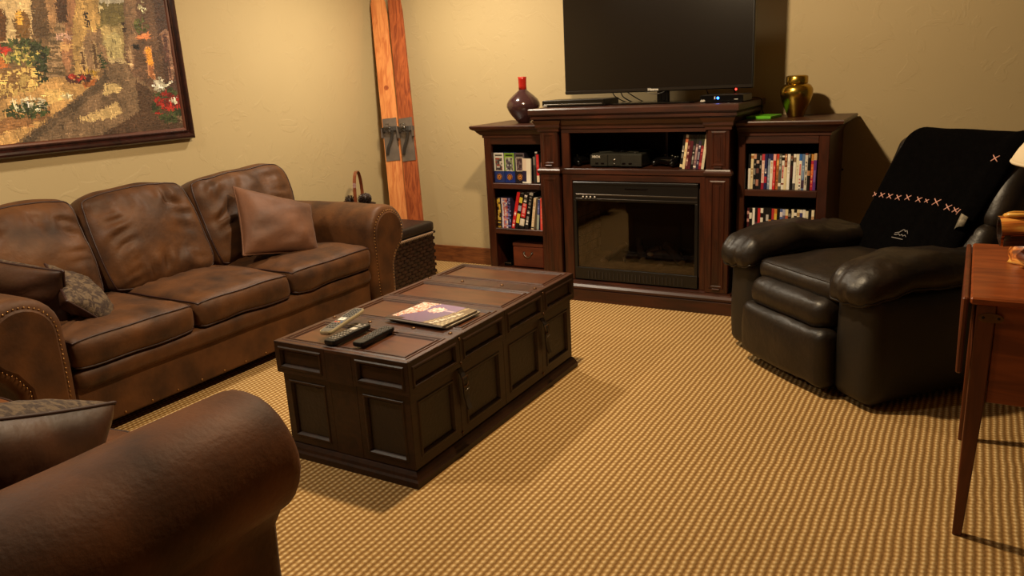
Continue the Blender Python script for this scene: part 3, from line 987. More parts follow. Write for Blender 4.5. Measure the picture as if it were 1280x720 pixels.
def pine_cone(cen, R, ax, label):
    r = thing('pine_cone', label, 'pine cone', cen, 0, 'pine cones in the basket')
    ax = Vector(ax).normalized()
    x, y, z = dirs(ax, (0.3, 0.7, 0.2))
    M = basis(cen, x, y, z)
    MB().lathe([(0.001, -R), (R * 0.6, -R * 0.7), (R * 0.75, 0), (R * 0.5, R * 0.7), (0.001, R)], (0, 0, 0), 10, M).build('core', M_cone, r)
    sc = MB()
    for k in range(58):
        f = k / 57
        zz = R * (-0.9 + 1.8 * f)
        rr = R * math.sqrt(max(0.05, 1 - (zz / R) ** 2)) * 0.9
        a = k * 2.39996
        c, s_ = math.cos(a), math.sin(a)
        tipv = Vector((c * (rr + 0.011), s_ * (rr + 0.011), zz + 0.009))
        b0 = Vector((c * rr * 0.6, s_ * rr * 0.6, zz))
        sdv = Vector((-s_, c, 0)) * 0.009
        sc.add([M @ p for p in (b0 - sdv * 0.5, b0 + sdv * 0.5, tipv + sdv, tipv - sdv, tipv + Vector((0, 0, 0.005)))], [(0, 1, 2, 3), (3, 2, 4), (0, 3, 4), (1, 4, 2)])
    sc.build('scales', M_cone, r, kind='stuff')
pine_cone(BC + Vector((0.055, 0.005, 0.160)), 0.036, (0.2, -0.3, 1), 'large dark pine cone at the right rim of the basket')
pine_cone(BC + Vector((-0.050, -0.035, 0.152)), 0.034, (-0.5, -0.6, 0.6), 'pine cone at the left front of the basket handle')
pine_cone(BC + Vector((-0.015, 0.052, 0.148)), 0.032, (0.1, 0.6, 0.8), 'pine cone at the back of the basket behind the handle')

# ------------------------------------------------------------------ skis in the corner
def ski(base, d, wb, wt, label, wood, nvec):
    d = Vector(d).normalized()
    n = Vector(nvec)
    n = (n - d * n.dot(d)).normalized()
    s = n.cross(d).normalized()
    if s.x < 0:
        s = -s
    r = thing('wooden_ski', label, 'ski', base, 0, 'pair of old wooden skis')
    base = Vector(base)
    th = 0.013
    prof = []
    LN = 2.02
    for k in range(25):
        t = k / 24
        w = (wb + (wt - wb) * min(1, t * 1.15)) / 2
        if t > 0.93:
            w *= math.sqrt(max(0.02, 1 - ((t - 0.93) / 0.075) ** 2))
        lift = 0.10 * max(0, (t - 0.90) / 0.1) ** 2 * 0.3
        p = base + d * (LN * t) + n * lift
        hb = th if t < 0.9 else th * 0.7
        prof.append([p - s * w + n * 0.0, p - s * w + n * hb, p - s * w * 0.25 + n * (hb + 0.002), p + s * w * 0.25 + n * (hb + 0.002), p + s * w + n * hb, p + s * w])
    MB().rings(prof).build('blade', wood, r, fixn=True)
    def onski(t, x, h):
        return base + d * t + s * x + n * (th + 0.002 + h)
    wp = wb * 0.42
    z0 = 0.80
    pl = MB().rings([[onski(z0 + a, -wp, 0), onski(z0 + a, wp, 0), onski(z0 + a, wp, 0.004), onski(z0 + a, -wp, 0.004)] for a in (0, 0.31)]).build('binding_plate', M_plate, r, fixn=True)
    # toe irons
    for sx in (-1, 1):
        MB().rings([[onski(z0 + a, sx * wp, 0.0), onski(z0 + a, sx * (wp + 0.006), 0.0), onski(z0 + a, sx * (wp + 0.010), 0.030), onski(z0 + a, sx * (wp + 0.004), 0.030)] for a in (0.17, 0.24)]).build('toe_iron', M_plate, r, fixn=True)
    # strap across and a loose tail
    MB().rings([[onski(z0 + 0.215, x, h), onski(z0 + 0.245, x, h), onski(z0 + 0.245, x, h + 0.004), onski(z0 + 0.215, x, h + 0.004)] for x, h in ((-wp - 0.014, 0.006), (-wp * 0.7, 0.03), (0, 0.036), (wp * 0.7, 0.03), (wp + 0.014, 0.006))]).build('toe_strap', M_strap, r, fixn=True)
    MB().rings([[onski(t_, x - 0.011, h), onski(t_, x + 0.011, h), onski(t_, x + 0.011, h + 0.004), onski(t_, x - 0.011, h + 0.004)] for t_, x, h in ((z0 + 0.22, 0.03, 0.03), (z0 + 0.16, 0.012, 0.022), (z0 + 0.10, -0.02, 0.02), (z0 + 0.05, -0.035, 0.012))]).build('strap_tail', M_strap, r, fixn=True)
    MB().tube([onski(z0 + 0.235, -0.022, 0.044), onski(z0 + 0.235, 0.018, 0.044), onski(z0 + 0.265, 0.018, 0.042), onski(z0 + 0.265, -0.022, 0.042)], 0.0028, 5, closed=True).build('buckle', M_grey, r)
    MB().tube([onski(z0 + 0.265, 0.0, 0.04), onski(z0 + 0.20, 0.022, 0.04), onski(z0 + 0.225, -0.01, 0.042)], 0.0026, 5).build('buckle_lever', M_grey, r)
    MB().lathe([(0.018, 0), (0.018, 0.0012), (0.001, 0.0016)], (0, 0, 0), 18, basis(onski(1.33, 0, -0.001), s, d, s.cross(d)), False).build('stamped_disc', M_ski2, r)
    return r
dsk = (-0.118, 0.133, 1)
ski((-3.598, 4.505, 0.003), dsk, 0.128, 0.120, 'pale orange wooden ski, the left one of the pair in the corner', M_ski, (0.30, -1, 0.1))
ski((-3.455, 4.515, 0.003), dsk, 0.130, 0.112, 'darker reddish wooden ski, the right one of the pair in the corner', M_ski2, (0.12, -1, 0.1))

# ------------------------------------------------------------------ fireplace media console
CX = -1.685
con = thing('fireplace_console', 'dark cherry wood fireplace mantel console with pilasters under the television', 'console', (CX, 4.45, 0))
def stack(mb, lv, x0, x1, y0, y1):
    # moulding: list of (outset, z) rings; the back stays flat
    rg = [[Vector((x0 - o, y0 - o, z)), Vector((x1 + o, y0 - o, z)), Vector((x1 + o, y1, z)), Vector((x0 - o, y1, z))] for o, z in lv]
    return mb.rings(rg)
cx0, cx1, cyf, cyb = CX - 0.565, CX + 0.565, 4.235, 4.79
MT = 1.155
stack(MB(), [(0.0, 1.030), (0.008, 1.035), (0.008, 1.048), (0.020, 1.060), (0.034, 1.082), (0.036, 1.090), (0.048, 1.094), (0.048, 1.104), (0.042, 1.110), (0.058, 1.122), (0.058, 1.148), (0.052, MT)], cx0, cx1, cyf, cyb).build('mantel_top', M_cherry_h, con, fixn=True)
stack(MB(), [(0.055, 0.0), (0.055, 0.070), (0.050, 0.074), (0.058, 0.080), (0.058, 0.092), (0.044, 0.104), (0.030, 0.108), (0.030, 0.114), (0.0, 0.118)], cx0, cx1, cyf, 4.318).build('base_plinth', M_cherry_h, con, fixn=True)
# carcass
for s in (-1, 1):
    xa, xb = (cx0, cx0 + 0.03) if s < 0 else (cx1 - 0.03, cx1)
    MB().box(xa, xb, 4.32, cyb, 0.0, 1.030).build('side_panel', M_cherry, con)
    MB().box(xa, xb, cyf + 0.01, 4.32, 0.118, 1.030).build('side_panel', M_cherry, con)
MB().box(cx0 + 0.03, cx1 - 0.03, cyb - 0.012, cyb, 0.118, 1.032).build('back_panel', M_black_in, con)
MB().box(cx0 + 0.03, cx1 - 0.03, cyf + 0.015, cyb - 0.012, 0.776, 0.800).build('inner_floor', M_cherry_h, con)
MB().cbox(cx0 + 0.10, cx1 - 0.10, cyf - 0.006, cyf + 0.02, 0.768, 0.802, 0.004).build('shelf_edge', M_cherry_h, con)
MB().box(cx0 + 0.03, cx1 - 0.03, cyf + 0.02, cyb - 0.012, 0.118, 0.124).build('firebox_floor', M_black_in, con)
MB().box(-1.60, -1.585, cyf + 0.36, cyb - 0.012, 0.80, 1.032).build('rear_brace', M_cherry, con)
# face frame
MB().box(cx0 + 0.13, cx1 - 0.13, cyf, cyf + 0.02, 1.010, 1.034).build('top_rail', M_cherry_h, con)
MB().cbox(cx0 + 0.13, cx1 - 0.13, cyf + 0.002, cyf + 0.022, 0.728, 0.768, 0.003).build('middle_rail', M_cherry_h, con)
for s in (-1, 1):
    x = CX + s * 0.405
    MB().cbox(x - 0.032 if s < 0 else -1.279, x + 0.032 if s < 0 else x + 0.036, cyf + 0.001, cyf + 0.022, 0.118, 0.770, 0.003).build('frame_stile', M_cherry, con)
    MB().cbox(x - 0.032 if s < 0 else x + 0.032, x + 0.02 if s < 0 else x + 0.052, cyf + 0.001, cyf + 0.022, 0.800, 1.012, 0.003).build('frame_stile', M_cherry, con)
    # pilaster: lower and upper shafts, cap between, raised panels
    px = CX + s * 0.510
    w = 0.065
    pil = MB().cbox(px - w, px + w, cyf - 0.022, cyf + 0.01, 0.116, 0.776, 0.003).build('pilaster', M_cherry, con)
    MB().nested((px - w + 0.010, cyf - 0.0222, 0.13), (1, 0, 0), (0, 0, 1), (0, -1, 0), 2 * w - 0.02, 0.63, [(0, 0), (0.012, 0), (0.018, 0.004), (0.026, 0.004), (0.034, -0.004), (0.040, -0.004), (0.044, 0.002)]).build('raised_panel', M_cherry, pil)
    pu = MB().cbox(px - w + 0.006, px + w - 0.006, cyf - 0.018, cyf + 0.01, 0.806, 1.034, 0.003).build('pilaster', M_cherry, con)
    MB().nested((px - w + 0.014, cyf - 0.0182, 0.812), (1, 0, 0), (0, 0, 1), (0, -1, 0), 2 * w - 0.028, 0.21, [(0, 0), (0.010, 0), (0.016, 0.004), (0.024, 0.004), (0.030, -0.004), (0.036, -0.004), (0.040, 0.002)]).build('raised_panel', M_cherry, pu)
    for zz in (0.815, 0.135):
        MB().cbox(px - 0.022, px + 0.022, cyf - 0.030, cyf - 0.020, zz, zz + 0.009, 0.002).build('panel_foot', M_cherry_h, pil)
    stack(MB(), [(0.0, 0.770), (0.010, 0.776), (0.012, 0.784), (0.012, 0.792), (0.004, 0.800), (0.0, 0.808)], px - w, px + w, cyf - 0.024, cyf + 0.01).build('pilaster_cap', M_cherry_h, con, fixn=True)
    stack(MB(), [(0.0, 1.018), (0.006, 1.022), (0.006, 1.034), (0.016, 1.046), (0.016, 1.060), (0.03, 1.085)], px - w, px + w, cyf - 0.020, cyf + 0.01).build('pilaster_crown', M_cherry_h, con, fixn=True)

# electric fireplace insert
FX0, FX1, FZ0, FZ1, FY = -2.052, -1.287, 0.126, 0.726, 4.232
fp = thing('electric_fireplace', 'black electric fireplace insert with glass front and artificial logs in the console', 'fireplace', ((FX0 + FX1) / 2, 4.38, 0.12))
GX0, GX1, GZ0, GZ1 = -2.032, -1.305, 0.200, 0.612
mb = MB()
mb.box(FX0, FX1, FY, FY + 0.02, FZ0, GZ0).box(FX0, FX1, FY, FY + 0.02, GZ1, FZ1).box(FX0, GX0, FY, FY + 0.02, GZ0, GZ1).box(GX1, FX1, FY, FY + 0.02, GZ0, GZ1)
fr = mb.build('surround', M_black, fp, bev=0.002)
MB().cbox(FX0 + 0.002, FX1 - 0.002, FY - 0.006, FY + 0.002, FZ1 - 0.016, FZ1 - 0.002, 0.002).build('top_lip', M_black, fp)
MB().cbox(FX0 + 0.02, FX1 - 0.004, FY - 0.003, FY + 0.002, 0.644, 0.652, 0.001).build('trim_strip', mat('smoked_metal', (96, 88, 78), rough=0.35, metal=0.8), fp)
MB().cbox(FX0 + 0.02, FX1 - 0.004, FY - 0.003, FY + 0.002, 0.622, 0.626, 0.001).build('trim_strip', mat('smoked_metal_dark', (64, 58, 50), rough=0.4, metal=0.7), fp)
MB().cbox(-1.72, -1.58, FY - 0.004, FY + 0.002, 0.684, 0.692, 0.001).build('air_outlet', M_gloss_black, fp)
for k in range(4):
    MB().lathe([(0.0001, 0.004), (0.005, 0.004), (0.0055, 0)], (0, 0, 0), 10, basis((-1.985 + k * 0.024 + (0.004 if k == 3 else 0), FY - 0.0005, 0.635), (1, 0, 0), (0, 0, 1), (0, -1, 0))).build('control_button', M_silver_txt, fp)
gr = MB()
for k in range(26):
    x = FX0 + 0.09 + k * 0.0235
    gr.box(x, x + 0.003, FY - 0.004, FY, 0.135, 0.178)
gr.build('vent_fins', mat('vent_grey', (52, 47, 42), rough=0.5), fp, kind='stuff')
MB().box(GX0, GX1, FY + 0.008, FY + 0.011, GZ0, GZ1).build('glass_panel', M_glass, fp)
BY = 4.60
MB().box(FX0, FX1, BY, BY + 0.01, 0.13, FZ1).build('rear_wall', M_black_in, fp)
MB().box(FX0, FX1, FY + 0.02, BY, FZ1 - 0.03, FZ1 - 0.02).build('firebox_ceiling', M_black_in, fp)
em = MB()
n1, n2 = 40, 20
vs = [(GX0 - 0.01 + (GX1 - GX0 + 0.02) * i / n1, FY + 0.02 + (BY - FY - 0.02) * j / n2, 0.195 + 0.03 * (j / n2) + 0.012 * mnoise.noise(Vector((i * 0.3, j * 0.3, 2)))) for j in range(n2 + 1) for i in range(n1 + 1)]
em.add(vs, [(j * (n1 + 1) + i, j * (n1 + 1) + i + 1, (j + 1) * (n1 + 1) + i + 1, (j + 1) * (n1 + 1) + i) for j in range(n2) for i in range(n1)], True).build('ember_bed', M_ember, fp)
for s in (-1, 1):
    x = GX0 - 0.012 if s < 0 else GX1 + 0.012
    pn = MB().box(min(x, x + s * 0.01), max(x, x + s * 0.01), FY + 0.02, BY, 0.19, FZ1 - 0.03).build('brick_panel', M_mortar, fp)
    bmesh_b = None
    for r_ in range(8):
        y = FY + 0.022 - (0.05 if r_ % 2 else 0.0)
        while y < BY - 0.01:
            a, b_ = max(y, FY + 0.022), min(y + 0.108, BY - 0.002)
            if b_ - a > 0.015:
                z = 0.20 + r_ * 0.060
                if z + 0.055 < FZ1 - 0.03:
                    MB().cbox(min(x, x - s * 0.008), max(x, x - s * 0.008), a, b_, z, z + 0.055, 0.0025).build('brick', M_brick, pn)
            y += 0.113
def log(p0, p1, r0, seed, name='log', m=None):
    p0, p1 = Vector(p0), Vector(p1)
    t = (p1 - p0).normalized()
    a = t.cross(Vector((0, 0, 1))).normalized()
    b_ = t.cross(a)
    rg = []
    for k in range(13):
        c = p0.lerp(p1, k / 12) + Vector((0, 0, 0.006 * mnoise.noise(Vector((k * 0.5, seed, 0)))))
        ring = []
        for i in range(14):
            an = 2 * PI * i / 14
            rr = r0 * (1 + 0.25 * mnoise.noise(Vector((math.cos(an) * 1.2, math.sin(an) * 1.2, k * 0.35 + seed * 3)))) * (0.85 if k in (0, 12) else 1)
            ring.append(c + (a * math.cos(an) + b_ * math.sin(an)) * rr)
        rg.append(ring)
    lg = MB().rings(rg, smooth=True).build(name, m or M_log, fp, fixn=True)
    for c, sg in ((p0, -1), (p1, 1)):
        MB().lathe([(r0 * 0.78, 0), (r0 * 0.75, 0.003), (0.001, 0.004)], (0, 0, 0), 12, basis(c + t * sg * 0.001, a, b_ * -sg, t * sg), False).build('cut_end', M_ash, lg)
    return lg
log((-1.80, 4.40, 0.225), (-1.60, 4.50, 0.28), 0.026, 1)
log((-1.74, 4.50, 0.33), (-1.66, 4.36, 0.245), 0.022, 2)
log((-1.56, 4.50, 0.31), (-1.42, 4.36, 0.238), 0.027, 3)
log((-1.66, 4.47, 0.25), (-1.46, 4.46, 0.255), 0.030, 4)
log((-1.90, 4.36, 0.222), (-1.83, 4.50, 0.30), 0.020, 5)
for k, (x, y, z) in enumerate(((-1.54, 4.34, 0.222), (-1.905, 4.33, 0.226), (-1.62, 4.38, 0.275))):
    MB().ball((x, y, z), 0.018, 9, 6, (1.2, 1, 0.7)).build('ember_chunk', M_ash, fp)

# ------------------------------------------------------------------ side bookcases
def bookcase(label, xo, xi, s):
    # xo outer side, xi inner side (beside the console), s = -1 left, +1 right
    x0, x1 = min(xo, xi), max(xo, xi)
    yf, yb = 4.325, 4.80
    r = thing('bookcase', label, 'bookcase', ((x0 + x1) / 2, 4.56, 0), 0, 'bookcases flanking the fireplace')
    b0, b1 = (x0, x1 + 0.0) if s < 0 else (x0, x1)
    top = []
    for o, z in ((0, 0.975), (0.006, 0.978), (0.006, 0.992), (0.018, 0.998), (0.034, 1.014), (0.042, 1.024), (0.056, 1.030), (0.066, 1.036), (0.070, 1.050), (0.066, 1.056)):
        oa, ob = (o, 0) if s < 0 else (0, o)
        top.append([Vector((b0 - oa, yf - o * 0.8, z)), Vector((b1 + ob, yf - o * 0.8, z)), Vector((b1 + ob, yb, z)), Vector((b0 - oa, yb, z))])
    MB().rings(top).build('cornice_top', M_cherry_h, r, fixn=True)
    MB().box(b0, b0 + 0.022, yf + 0.02, yb, 0.0, 0.978).build('side_panel', M_cherry, r)
    MB().box(b1 - 0.022, b1, yf + 0.02, yb, 0.0, 0.978).build('side_panel', M_cherry, r)
    MB().box(b0 + 0.022, b1 - 0.022, yb - 0.012, yb, 0.05, 0.978).build('back_panel', M_black_in, r)
    wl_, wr_ = (0.052, 0.030) if s < 0 else (0.042, 0.052)
    MB().cbox(b0, b0 + wl_, yf, yf + 0.022, 0.0, 0.978, 0.003).build('face_stile', M_cherry, r)
    MB().cbox(b1 - wr_, b1, yf, yf + 0.022, 0.0, 0.978, 0.003).build('face_stile', M_cherry, r)
    MB().cbox(b0 + wl_, b1 - wr_, yf, yf + 0.022, 0.935, 0.978, 0.003).build('top_rail', M_cherry_h, r)
    MB().cbox(b0 + wl_, b1 - wr_, yf, yf + 0.022, 0.0, 0.125, 0.003).build('bottom_rail', M_cherry_h, r)
    for z in (0.652, 0.356):
        MB().cbox(b0 + wl_ - 0.001, b1 - wr_ + 0.001, yf + 0.001, yf + 0.021, z, z + 0.036, 0.003).build('shelf_edge', M_cherry_h, r)
        MB().box(b0 + 0.0225, b1 - 0.0225, yf + 0.021, yb - 0.0125, z + 0.006, z + 0.034).build('shelf', M_cherry_h, r)
    MB().box(b0 + 0.0225, b1 - 0.0225, yf + 0.0225, yb - 0.0125, 0.10, 0.123).build('shelf', M_cherry_h, r)
    return r
bookcase('dark cherry bookcase left of the fireplace, under the plum vase', -2.722, -2.270, -1)
bookcase('dark cherry bookcase right of the fireplace, under the brass urn', -0.632, -1.100, 1)

# ------------------------------------------------------------------ television and boxes on the mantel
tv = thing('television', 'large black flat television on the mantel, screen off', 'television', (-1.62, 4.48, MT))
VX0, VX1, VZ0, VZ1, VY = -2.186, -1.056, 1.223, 1.880, 4.440
MB().cbox(VX0, VX1, VY + 0.004, VY + 0.030, VZ0, VZ1, 0.004).build('bezel', M_black, tv)
MB().box(VX0 + 0.008, VX1 - 0.008, VY + 0.0025, VY + 0.006, VZ0 + 0.022, VZ1 - 0.008).build('screen', M_screen, tv)
MB().cbox(VX0 + 0.001, VX1 - 0.001, VY + 0.001, VY + 0.008, VZ0 + 0.004, VZ0 + 0.020, 0.0015).build('bottom_trim', mat('dark_trim', (48, 42, 36), rough=0.3, metal=0.6), tv)
MB().cbox(VX0 + 0.15, VX1 - 0.15, VY + 0.03, VY + 0.075, VZ0 + 0.05, VZ1 - 0.15, 0.015).build('rear_housing', M_black, tv)
text_part('brand_lettering', 'Hisense', 0.020, M_silver_txt, tv, basis((-1.622, VY + 0.0008, VZ0 + 0.0125), (1, 0, 0), (0, 0, 1), (0, -1, 0)), bold=0.0006)
nk = MB().cbox(-1.607, -1.537, 4.462, 4.490, 1.160, 1.240, 0.004)
for k in range(2):
    nk.cbox(-1.592 + k * 0.024, -1.580 + k * 0.024, 4.457, 4.464, 1.170, 1.232, 0.002)
nk.build('stand_neck', M_gloss_black, tv)
bp_ = []
for z, d in ((MT, 0.004), (MT + 0.004, 0.0), (MT + 0.009, 0.002), (MT + 0.011, 0.010)):
    bp_.append([Vector((x, y, z)) for x, y in inset_poly([(-1.862, 4.38), (-1.84, 4.36), (-1.385, 4.36), (-1.360, 4.38), (-1.385, 4.58), (-1.84, 4.58)], d)])
MB().rings(bp_).build('stand_base', M_gloss_black, tv, fixn=True)
MB().ball((-1.147, VY + 0.004, VZ0 - 0.004), 0.005, 8, 6).build('standby_light', M_red_led, tv, label='small red standby light')
def device(name, label, cat, x0, x1, y0, y1, z0, h):
    r = thing(name, label, cat, ((x0 + x1) / 2, (y0 + y1) / 2, z0))
    MB().cbox(x0, x1, y0 + 0.004, y1, z0 + 0.003, z0 + h, 0.003).build('body', M_black, r)
    MB().cbox(x0 + 0.001, x1 - 0.001, y0, y0 + 0.006, z0 + 0.005, z0 + h - 0.002, 0.002).build('front_panel', M_gloss_black, r)
    for x in (x0 + 0.03, x1 - 0.03):
        for y in (y0 + 0.03, y1 - 0.03):
            MB().lathe([(0.012, z0), (0.012, z0 + 0.004)], (x, y, 0), 10, None, False).build('foot', M_black, r)
    return r
dv = device('disc_player', 'slim black disc player at the left end of the mantel', 'disc player', -2.298, -1.888, 4.345, 4.57, MT, 0.040)
MB().cbox(-2.285, -1.90, 4.3425, 4.346, MT + 0.012, MT + 0.018, 0.0008).build('tray_slot', M_grey, dv)
MB().cbox(-2.292, -2.262, 4.3422, 4.346, MT + 0.0075, MT + 0.011, 0.0006).build('badge', M_silver_txt, dv)
cb = device('cable_box', 'black cable box with a blue light at the right end of the mantel', 'cable box', -1.305, -1.072, 4.300, 4.50, MT, 0.042)
MB().ball((-1.205, 4.299, MT + 0.026), 0.0065, 8, 6).build('power_light', M_blue_led, cb, label='glowing blue light')
MB().cbox(-1.225, -1.219, 4.298, 4.301, MT + 0.02, MT + 0.034, 0.0005).build('label_mark', M_silver_txt, cb)
text_part('logo', 'dish', 0.016, M_silver_txt, cb, basis((-1.288, 4.2992, MT + 0.014), (1, 0, 0), (0, 0, 1), (0, -1, 0)), bold=0.0006)
MB().cbox(-1.118, -1.098, 4.298, 4.301, MT + 0.016, MT + 0.019, 0.0005).build('label_mark', M_silver_txt, cb)
def cable(label, pts, r=0.0032, m=None):
    P = [Vector(p) for p in pts]
    out = []
    for i in range(len(P) - 1):
        for k in range(6):
            t = k / 6
            a, b_, c, d = P[max(0, i - 1)], P[i], P[i + 1], P[min(len(P) - 1, i + 2)]
            out.append(0.5 * ((2 * b_) + (c - a) * t + (2 * a - 5 * b_ + 4 * c - d) * t * t + (3 * b_ - a - 3 * c + d) * t ** 3))
    out.append(P[-1])
    o = MB().tube(out, r, 6).build('cable', m or M_black)
    tag(o, label, 'cable', 'cables under the television')
cable('leftmost black cable hanging from the television to the mantel', [(-1.905, 4.49, 1.25), (-1.88, 4.50, 1.20), (-1.85, 4.60, 1.162), (-1.84, 4.66, 1.16)])
cable('second black cable from the left under the television', [(-1.845, 4.49, 1.25), (-1.83, 4.495, 1.20), (-1.812, 4.605, 1.162), (-1.80, 4.68, 1.16)])
cable('third black cable from the left under the television, slanting right', [(-1.825, 4.495, 1.25), (-1.79, 4.50, 1.215), (-1.74, 4.605, 1.162), (-1.70, 4.70, 1.16)])
cable('thin pale cable drooping in front of the television stand neck', [(-1.70, 4.455, 1.232), (-1.63, 4.452, 1.212), (-1.58, 4.452, 1.214), (-1.54, 4.455, 1.232)], 0.002, M_grey)
cable('black cable behind the left end of the cable box', [(-1.33, 4.50, 1.25), (-1.325, 4.52, 1.20), (-1.315, 4.60, 1.162)])
cable('short black cable behind the right end of the cable box', [(-1.17, 4.50, 1.25), (-1.175, 4.52, 1.21), (-1.18, 4.60, 1.162)])
cable('black cable looping off the right end of the mantel', [(-1.15, 4.60, 1.162), (-1.085, 4.62, 1.166), (-1.050, 4.625, 1.152), (-1.047, 4.63, 1.10), (-1.046, 4.70, 1.064), (-1.046, 4.79, 1.062)])

vs_ = thing('vase', 'plum glazed teardrop vase with a red neck on the left bookcase', 'vase', (-2.515, 4.50, 1.0565))
MB().lathe([(0.0001, 0.001), (0.036, 0.0), (0.040, 0.004), (0.052, 0.018), (0.078, 0.048), (0.099, 0.080), (0.108, 0.104), (0.106, 0.124), (0.094, 0.146), (0.072, 0.168), (0.048, 0.188), (0.030, 0.202), (0.0255, 0.209)], (-2.515, 4.50, 1.0565), 40).build('body', M_vase, vs_)
MB().lathe([(0.0257, 0.209), (0.0250, 0.230), (0.0262, 0.270), (0.0285, 0.286), (0.0262, 0.287), (0.022, 0.275), (0.020, 0.215)], (-2.515, 4.50, 1.0565), 28).build('neck', M_vase_red, vs_, label='red glazed neck')
ur = thing('urn', 'polished brass ginger jar with a lid on the right bookcase', 'urn', (-0.857, 4.60, 1.0565))
MB().lathe([(0.0001, 0.001), (0.042, 0.0), (0.044, 0.004), (0.052, 0.026), (0.068, 0.062), (0.081, 0.098), (0.0865, 0.128), (0.084, 0.150), (0.074, 0.166), (0.062, 0.173), (0.055, 0.176), (0.053, 0.186)], (-0.857, 4.60, 1.0565), 40).build('body', M_brass, ur)
MB().lathe([(0.057, 0.178), (0.058, 0.182), (0.0575, 0.212), (0.054, 0.217), (0.044, 0.220), (0.0001, 0.222)], (-0.857, 4.60, 1.0565), 36).build('lid', M_brass, ur)
gc = MB().cbox(-0.068, 0.068, -0.095, 0.095, 0, 0.015, 0.002).build('game_case', M_green, None)
gc.location = (-1.012, 4.535, 1.0565)
gc.rotation_euler = (0, 0, -0.10)
tag(gc, 'flat bright green game case lying on top of the right bookcase', 'game case')

# ------------------------------------------------------------------ things in the media compartment
ZS = 0.8005
gx = thing('game_console', 'bulky black game console with two controller port panels in the console compartment', 'game console', (-1.80, 4.42, ZS))
MB().cbox(-1.960, -1.640, 4.300, 4.56, ZS + 0.006, ZS + 0.082, 0.006).build('body', M_xbox, gx)
for (a, b_) in ((-1.962, -1.850), (-1.772, -1.638)):
    pnl = MB().cbox(a, b_, 4.292, 4.304, ZS + 0.008, ZS + 0.076, 0.003).build('front_panel', M_xbox, gx)
    for k in range(2):
        x = (a + b_) / 2 - 0.012 + k * 0.036 if a < -1.9 else a + 0.024 + k * 0.040
        MB().cbox(x - 0.010, x + 0.010, 4.2905, 4.2925, ZS + 0.020, ZS + 0.030, 0.0006).build('controller_port', M_gloss_black, pnl)
for z, r_ in ((ZS + 0.044, 0.009), (ZS + 0.022, 0.006)):
    MB().lathe([(0.0001, 0.004), (r_ * 0.8, 0.004), (r_, 0)], (0, 0, 0), 14, basis((-1.810, 4.2995, z), (1, 0, 0), (0, 0, 1), (0, -1, 0))).build('power_button', M_grey, gx)
text_part('lettering', 'XBOX', 0.019, M_silver_txt, gx, basis((-1.922, 4.2915, ZS + 0.064), (1, 0, 0), (0, 0, 1), (0, -1, 0)), bold=0.0005)
for s in (-1, 1):
    M = Matrix.Translation((-1.80, 4.43, ZS + 0.082)) @ Matrix.Rotation(s * 0.68, 4, 'Z')
    MB().cbox(-0.155, 0.155, -0.016, 0.016, -0.002, 0.008, 0.004, M=M).build('top_ridge', M_xbox, gx)
MB().lathe([(0.045, 0), (0.042, 0.010), (0.001, 0.014)], (-1.80, 4.43, ZS + 0.082), 24).build('top_disc', M_black, gx)
for x in (-1.93, -1.67):
    for y in (4.33, 4.53):
        MB().lathe([(0.012, 0), (0.012, 0.007)], (x, y, ZS), 10).build('foot', M_black, gx)

def gamepad(label, cen, rz):
    r = thing('game_controller', label, 'controller', cen, rz, 'game controllers beside the console')
    def P(x, y, z):
        return (x, y, z)
    c = Cush(Matrix.Translation((0, 0, 0.034)), (0.062, 0.040, 0.019), 0.018, crown=(0, 0, 0.004))
    mb = MB()
    c.mesh(mb, (8, 8, 4))
    mb.build('body', M_gloss_black, r, local=True)
    for s in (-1, 1):
        MB().tube([(s * 0.045, 0.012, 0.034), (s * 0.062, -0.015, 0.030), (s * 0.070, -0.045, 0.022), (s * 0.072, -0.062, 0.018)], [0.020, 0.022, 0.019, 0.011], 10).build('grip', M_gloss_black, r, local=True)
        MB().lathe([(0.006, 0.052), (0.006, 0.062), (0.010, 0.064), (0.0001, 0.066)], (s * 0.034, 0.004 - s * 0.008, 0), 12).build('thumbstick', M_grey, r, local=True)
    for k in range(4):
        a = PI / 2 * k
        MB().lathe([(0.0045, 0.052), (0.004, 0.058), (0.0001, 0.059)], (0.040 + 0.011 * math.cos(a), 0.022 + 0.009 * math.sin(a), 0), 8).build('button', M_grey, r, local=True)
gamepad('dark game controller left of the black game console', (-2.072, 4.43, ZS), 1.1)
gamepad('dark game controller between the game console and the leaning cases', (-1.515, 4.40, ZS), -0.4)

